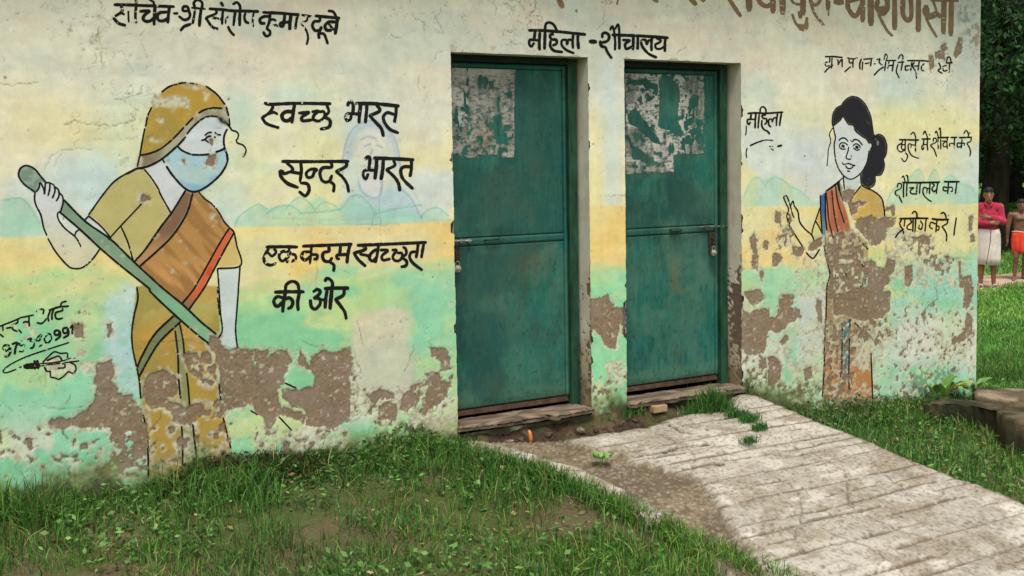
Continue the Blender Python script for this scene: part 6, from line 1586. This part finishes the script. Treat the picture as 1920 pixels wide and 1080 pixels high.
# far-off wood that reads as one mass
parts_ = []; r = np.random.default_rng(9); nl = 26000; an = r.uniform(-.35, 1.0, nl); R_ = r.uniform(88, 104, nl); cxw = np.cos(an); hh3 = 9 + 6 * fbm(an * 20, an * 0, 1, 3, 3)
P = np.stack([CAM[0] + np.sin(an + .75) * R_, CAM[1] + np.cos(an + .75) * R_, -1 + hh3 * r.uniform(0, 1, nl) ** .8], 1); ax = r.normal(0, 1, (nl, 3)); ax /= np.linalg.norm(ax, axis=1)[:, None]; sd = np.cross(ax, r.normal(0, 1, (nl, 3))); sd /= np.linalg.norm(sd, axis=1)[:, None]; s = 1.6 * r.uniform(.6, 1.3, (nl, 1))
V = np.stack([P - ax * s * .5, P + sd * s * .3, P + ax * s * .5, P - sd * s * .3], 1).reshape(-1, 3); pal = np.array([lin(c) for c in [(50, 78, 42), (62, 94, 50), (44, 66, 38)]]); C = np.repeat((pal[r.integers(3, size=nl)] * r.uniform(.7, 1.2, (nl, 1)))[:, None], 4, 1).reshape(-1, 3)
tag(mesh_np('far_wood', V, np.arange(nl)[:, None] * 4 + np.arange(4), M_LEAF, None, C), kind='stuff')

# ------------------------------------------------------------------ people
def blob_mesh(name, caps, mat, parent=None, voxel=.011, smooth_n=3, flat=None):
    """capsules (p, r, q, s) fused into one continuous surface"""
    m = MB()
    for c in caps:
        p, r0, q_, r1 = np.array(c[0], float), c[1], np.array(c[2], float), c[3]; sc = c[4] if len(c) > 4 else (1, 1, 1)
        t = q_ - p; L = np.linalg.norm(t); t = t / L if L > 1e-6 else np.array([0, 0, 1.]); n = 14
        a = np.cross(t, [0.1, 1, 0.05]); a /= np.linalg.norm(a); b = np.cross(t, a); V = []; st = []
        for k in range(0, 6): th = math.pi / 2 * (1 - k / 5); st.append((-math.sin(th) * r0, math.cos(th) * r0))
        for k in range(0, 6): th = math.pi / 2 * (k / 5); st.append((L + math.sin(th) * r1, math.cos(th) * r1))
        for (u, rad) in st:
            for j in range(n): an = 2 * math.pi * j / n; v = (max(rad, .0004)) * (math.cos(an) * a + math.sin(an) * b) * np.array(sc); V.append(p + t * u + v)
        F = [(i * n + j, i * n + (j + 1) % n, (i + 1) * n + (j + 1) % n, (i + 1) * n + j) for i in range(len(st) - 1) for j in range(n)] + [tuple(range(n))[::-1], tuple((len(st) - 1) * n + j for j in range(n))]
        m.add(V, F)
    o = m.build(name, mat); md = o.modifiers.new('r', 'REMESH'); md.mode = 'VOXEL'; md.voxel_size = voxel; md.use_smooth_shade = True
    sm = o.modifiers.new('s', 'SMOOTH'); sm.iterations = smooth_n; sm.factor = .5
    dg_ = bpy.context.evaluated_depsgraph_get(); me = bpy.data.meshes.new_from_object(o.evaluated_get(dg_)); o.modifiers.clear(); old = o.data; o.data = me; bpy.data.meshes.remove(old); o.data.name = name
    if not me.materials: me.materials.append(mat)
    if parent: o.parent = parent
    return o
SKIN = ramp_mat('brown_skin', (126, 84, 62), (154, 106, 80), scale=12, rough=.5, bump=.08, bscale=80, spec=.4); SKIN2 = ramp_mat('dark_brown_skin', (100, 66, 50), (130, 88, 68), scale=12, rough=.5, bump=.08, bscale=80, spec=.4)
HAIR = ramp_mat('black_hair', (12, 10, 10), (30, 26, 24), scale=90, rough=.6, bump=.6, bscale=200); EYE = ramp_mat('eye', (20, 16, 14), (30, 22, 20)); EYEW = ramp_mat('eye_white', (200, 196, 186), (214, 210, 200))
SHIRT = ramp_mat('crimson_cotton', (150, 34, 58), (184, 56, 80), scale=5, rough=.9, bump=.5, bscale=22, bdist=.012); LUNGI = ramp_mat('offwhite_cotton', (196, 178, 168), (226, 212, 202), scale=5, rough=.9, bump=.4, bscale=26, bdist=.01); ORANGE = ramp_mat('orange_cotton', (186, 46, 26), (216, 72, 44), scale=6, rough=.9, bump=.5, bscale=26, bdist=.012); STRIPE = ramp_mat('dark_border', (70, 56, 52), (100, 84, 76)); SANDAL = ramp_mat('pale_rubber', (180, 170, 160), (206, 198, 188), rough=.6)
def head(h, c, s=1.0):
    x, y, z = c
    return [((x, y + .015 * s, z + .035 * s), .082 * s, (x, y - .012 * s, z + .03 * s), .080 * s), ((x, y - .015 * s, z - .01 * s), .074 * s, (x, y - .03 * s, z - .072 * s), .050 * s), ((x, y - .088 * s, z + .022 * s), .009 * s, (x, y - .108 * s, z - .022 * s), .015 * s),
            ((x - .02 * s, y - .085 * s, z - .055 * s), .011 * s, (x + .02 * s, y - .085 * s, z - .055 * s), .011 * s), ((x - .080 * s, y + .012, z + .02 * s), .011 * s, (x - .078 * s, y + .012, z - .012 * s), .008 * s), ((x + .080 * s, y + .012, z + .02 * s), .011 * s, (x + .078 * s, y + .012, z - .012 * s), .008 * s),
            ((x - .04 * s, y - .072 * s, z + .042 * s), .010 * s, (x + .04 * s, y - .072 * s, z + .042 * s), .010 * s), ((x, y + .015, z - .06 * s), .052 * s, (x, y + .02, z - .18 * s), .058 * s)]
def face_bits(t, c, s):
    x, y, z = c; m = MB()
    for k in (-1, 1):
        e = blob_mesh('eye', [((x + k * .030 * s, y - .076 * s, z + .022 * s), .0085 * s, (x + k * .0305 * s, y - .076 * s, z + .022 * s), .0085 * s)], EYEW, t, .002, 1); m = MB(); m.tube([(x + k * .030 * s, y - .083 * s, z + .022 * s), (x + k * .030 * s, y - .0862 * s, z + .022 * s)], [.0046 * s, .004 * s], 10); m.build('pupil', EYE, e)
        m = MB(); m.tube([(x + k * .014 * s, y - .088 * s, z + .042 * s), (x + k * .032 * s, y - .090 * s, z + .048 * s), (x + k * .050 * s, y - .078 * s, z + .042 * s)], [.004 * s, .005 * s, .003 * s], 6); m.build('eyebrow', HAIR, t)
    m = MB(); m.tube([(x - .026 * s, y - .092 * s, z - .052 * s), (x, y - .0975 * s, z - .055 * s), (x + .026 * s, y - .092 * s, z - .052 * s)], [.002 * s, .0035 * s, .002 * s], 6); m.build('mouth', ramp_mat('lips', (70, 30, 28), (90, 40, 36)), t)
def hand(w, dr, side, s=1.0):
    """palm and five fingers from wrist w hanging in direction dr"""
    w = np.array(w, float); d_ = np.array(dr, float); d_ /= np.linalg.norm(d_); a = np.array(side, float); a -= d_ * a.dot(d_); a /= np.linalg.norm(a); nn = np.cross(d_, a); L = [(w, .024 * s, w + d_ * .05 * s, .026 * s), (w + d_ * .04 * s - a * .018 * s, .018 * s, w + d_ * .085 * s - a * .026 * s, .014 * s), (w + d_ * .04 * s + a * .018 * s, .018 * s, w + d_ * .085 * s + a * .026 * s, .014 * s)]
    for k, (o_, ln) in enumerate(((-.030, .060), (-.0105, .074), (.0105, .078), (.030, .068))):
        p0 = w + d_ * .085 * s + a * o_ * s; p1 = p0 + (d_ * .9 + nn * .25) * ln * .55 * s; p2 = p1 + (d_ * .7 + nn * .7) * ln * .5 * s; L += [(p0, .0092 * s, p1, .0085 * s), (p1, .0085 * s, p2, .0072 * s)]
    q0 = w + d_ * .02 * s + a * .024 * s; q1 = q0 + (d_ * .6 + a * .7) * .045 * s; L += [(q0, .013 * s, q1, .011 * s), (q1, .0105 * s, q1 + (d_ * .95 + a * .15 + nn * .3) * .032 * s, .0085 * s)]; return L
def foot(x, y, s=1.0, a=0):
    return [((x, y + .03, .045), .034 * s, (x + a * .05, y - .10, .030), .030 * s), ((x, y + .045, .03), .028 * s, (x, y + .02, .03), .028 * s)] + [((x + a * .05 + (k - 2) * .014, y - .11, .018), .010, (x + a * .06 + (k - 2) * .016, y - .15 + abs(k - 1) * .006, .013), .009) for k in range(5)]
def facing(px): d = -ray(px, 420)[:2]; return math.atan2(d[0], -d[1])   # turns a figure modelled facing -Y towards the camera
def cloth_wrap(name, rings, mat, parent, folds=7, amp=.012, seed=0, n=64):
    V = []; F = []
    for k, (z, cx, cy, rx, ry) in enumerate(rings):
        for j in range(n): a = 2 * math.pi * j / n; w_ = 1 + amp / rx * (k / len(rings)) * (math.sin(folds * a + seed + .5 * k) + .6 * math.sin((folds * 2 + 1) * a + k * .35)); V.append((cx + rx * w_ * math.cos(a), cy + ry * w_ * math.sin(a), z + .006 * math.sin(3 * a + seed)))
    for k in range(len(rings) - 1):
        for j in range(n): F.append((k * n + j, k * n + (j + 1) % n, (k + 1) * n + (j + 1) % n, (k + 1) * n + j))
    o = mesh_np(name, V, np.array(F), mat, parent, None, True); md = o.modifiers.new('thickness', 'SOLIDIFY'); md.thickness = .006; return o

# man with folded arms
q = gpt(1851, 542); t = tag(empty('person', (q[0], q[1], float(gz(q[0], q[1])) + .02)), 'man in a crimson shirt and off-white wraparound cloth standing with folded arms', 'person'); t.rotation_euler = (0, 0, facing(1851) + .12); t.scale = (.90, .95, 1.0)
H_ = (0.0, -.02, 1.545); sk = head(0, H_, 1.08)
sk += [((0, .0, .96), .15, (0, .01, 1.25), .155, (1, .72, 1)), ((-.12, .01, 1.34), .085, (.12, .01, 1.34), .085)]
for k in (-1, 1):
    sk += [((k * .095, .01, .92), .095, (k * .10, .0, .52), .062), ((k * .10, 0, .52), .06, (k * .105, .02, .30), .058), ((k * .105, .02, .32), .058, (k * .11, .02, .08), .036)] + foot(k * .115, .0, 1.0, k)
    sk += [((k * .205, .01, 1.36), .062, (k * .245, -.03, 1.12), .05), ((k * .245, -.03, 1.12), .048, (-k * .02, -.22, 1.15 + .045 * k), .034)]
sk += hand((-.03, -.215, 1.20), (-1, .25, .02), (0, -.1, 1), .95) + hand((.02, -.235, 1.10), (1, .3, .05), (0, -.1, 1), .95)
blob_mesh('body', sk, SKIN, t, .010); face_bits(t, H_, 1.08)
x, y, z = H_; blob_mesh('hair', [((x, y + .028, z + .060), .094, (x, y - .008, z + .070), .088), ((x - .07, y + .03, z + .03), .03, (x - .065, y + .05, z - .03), .025), ((x + .07, y + .03, z + .03), .03, (x + .065, y + .05, z - .03), .025), ((x, y + .07, z + .02), .05, (x, y + .075, z - .05), .04)], HAIR, t, .007)
sh = [((0, .0, .95), .168, (0, .01, 1.25), .168, (1, .75, 1)), ((-.12, .01, 1.345), .092, (.12, .01, 1.345), .092), ((0, .01, 1.37), .085, (0, .01, 1.41), .072)]
for k in (-1, 1): sh += [((k * .19, .01, 1.35), .074, (k * .235, -.03, 1.12), .066), ((k * .25, -.03, 1.12), .07, (k * .05, -.195, 1.14 + .04 * k), .054)]
blob_mesh('shirt', sh, SHIRT, t, .012)
m = MB(); m.tube([(-.07, -.075, 1.44), (-.045, -.10, 1.40), (-.008, -.128, 1.37)], [.014, .018, .008], 8); m.tube([(.07, -.075, 1.44), (.045, -.10, 1.40), (.008, -.128, 1.37)], [.014, .018, .008], 8); m.build('collar', SHIRT, t, True)
cl = cloth_wrap('wraparound_cloth', [(.99, 0, 0, .185, .145), (.90, 0, 0, .205, .16), (.80, 0, 0, .212, .165), (.66, 0, 0, .214, .165), (.52, .0, 0, .214, .168), (.40, 0, 0, .210, .165)], LUNGI, t, 5, .020, 2)
m = MB(); m.tube([(.03, -.165, .985), (.02, -.178, .80), (-.01, -.182, .62), (-.045, -.186, .41)], .007, 6); m.build('cloth_border', STRIPE, t, True)
for k in (-1, 1):
    m = MB(); m.box((k * .12 - .05, -.17, -.012), (k * .12 + .05, .085, .006), .005); m.tube([(k * .12 - .045, -.05, .01), (k * .12 - .02, -.07, .062), (k * .12 + .02, -.07, .062), (k * .12 + .045, -.05, .01)], .012, 8); m.build('sandal', SANDAL, t, True)

# bare-chested youth walking on the track
q = gpt(1912, 527); s = .86; t = tag(empty('person', (q[0], q[1], float(gz(q[0], q[1])) + .02)), 'bare-chested youth in a bright orange waist cloth walking on the dirt track', 'person'); t.rotation_euler = (0, 0, facing(1915) + .25); t.scale = (s, s, s)
H_ = (.0, -.03, 1.54); sk = head(0, H_, 1.06) + [((0, 0, .96), .125, (0, .0, 1.22), .14, (1, .68, 1)), ((-.12, .0, 1.34), .075, (.12, .0, 1.34), .075), ((-.06, -.06, 1.28), .06, (.06, -.06, 1.28), .06)]
LEG = {-1: ((-.09, .0, .92), (-.10, -.10, .50), (-.11, -.05, .09)), 1: ((.09, .0, .92), (.10, -.02, .50), (.10, .16, .10))}
for k in (-1, 1):
    a, b, c = LEG[k]; sk += [(a, .085, b, .055), (b, .054, ((b[0] + c[0]) / 2, (b[1] + c[1]) / 2 + .015, .31), .052), (((b[0] + c[0]) / 2, (b[1] + c[1]) / 2 + .015, .31), .05, c, .033)] + foot(c[0], c[1] - .01, 1, k)
    sk += [((k * .195, .0, 1.355), .055, (k * .235, .02, 1.08), .043), ((k * .235, .02, 1.08), .042, (k * .235, -.06 * k, .84), .028)] + hand((k * .235, -.06 * k, .84), (0, -.12, -1), (0, -1, 0), 1)
blob_mesh('body', sk, SKIN2, t, .010); face_bits(t, H_, 1.06)
x, y, z = H_; blob_mesh('hair', [((x, y + .028, z + .060), .092, (x, y - .008, z + .070), .086), ((x, y + .07, z + .02), .05, (x, y + .075, z - .05), .04)], HAIR, t, .007)
cloth_wrap('waist_cloth', [(1.0, 0, 0, .152, .115), (.94, 0, -.0, .165, .13), (.84, 0, 0, .178, .15), (.72, 0, -.02, .176, .165), (.62, .0, -.03, .16, .165), (.56, .01, -.03, .14, .15)], ORANGE, t, 5, .024, 1)
m = MB(); m.tube([(.155 * math.cos(a), .12 * math.sin(a), 1.0 + .012 * math.sin(2 * a)) for a in np.linspace(0, 6.283, 26)], .016, 8, False); m.build('waist_band', ramp_mat('pale_band', (196, 150, 120), (214, 176, 146)), t, True)
for o in bpy.data.objects:
    if o.type == 'MESH' and o.data.users and o.data.name.split('.')[0] != o.name.split('.')[0]: o.data.name = o.name
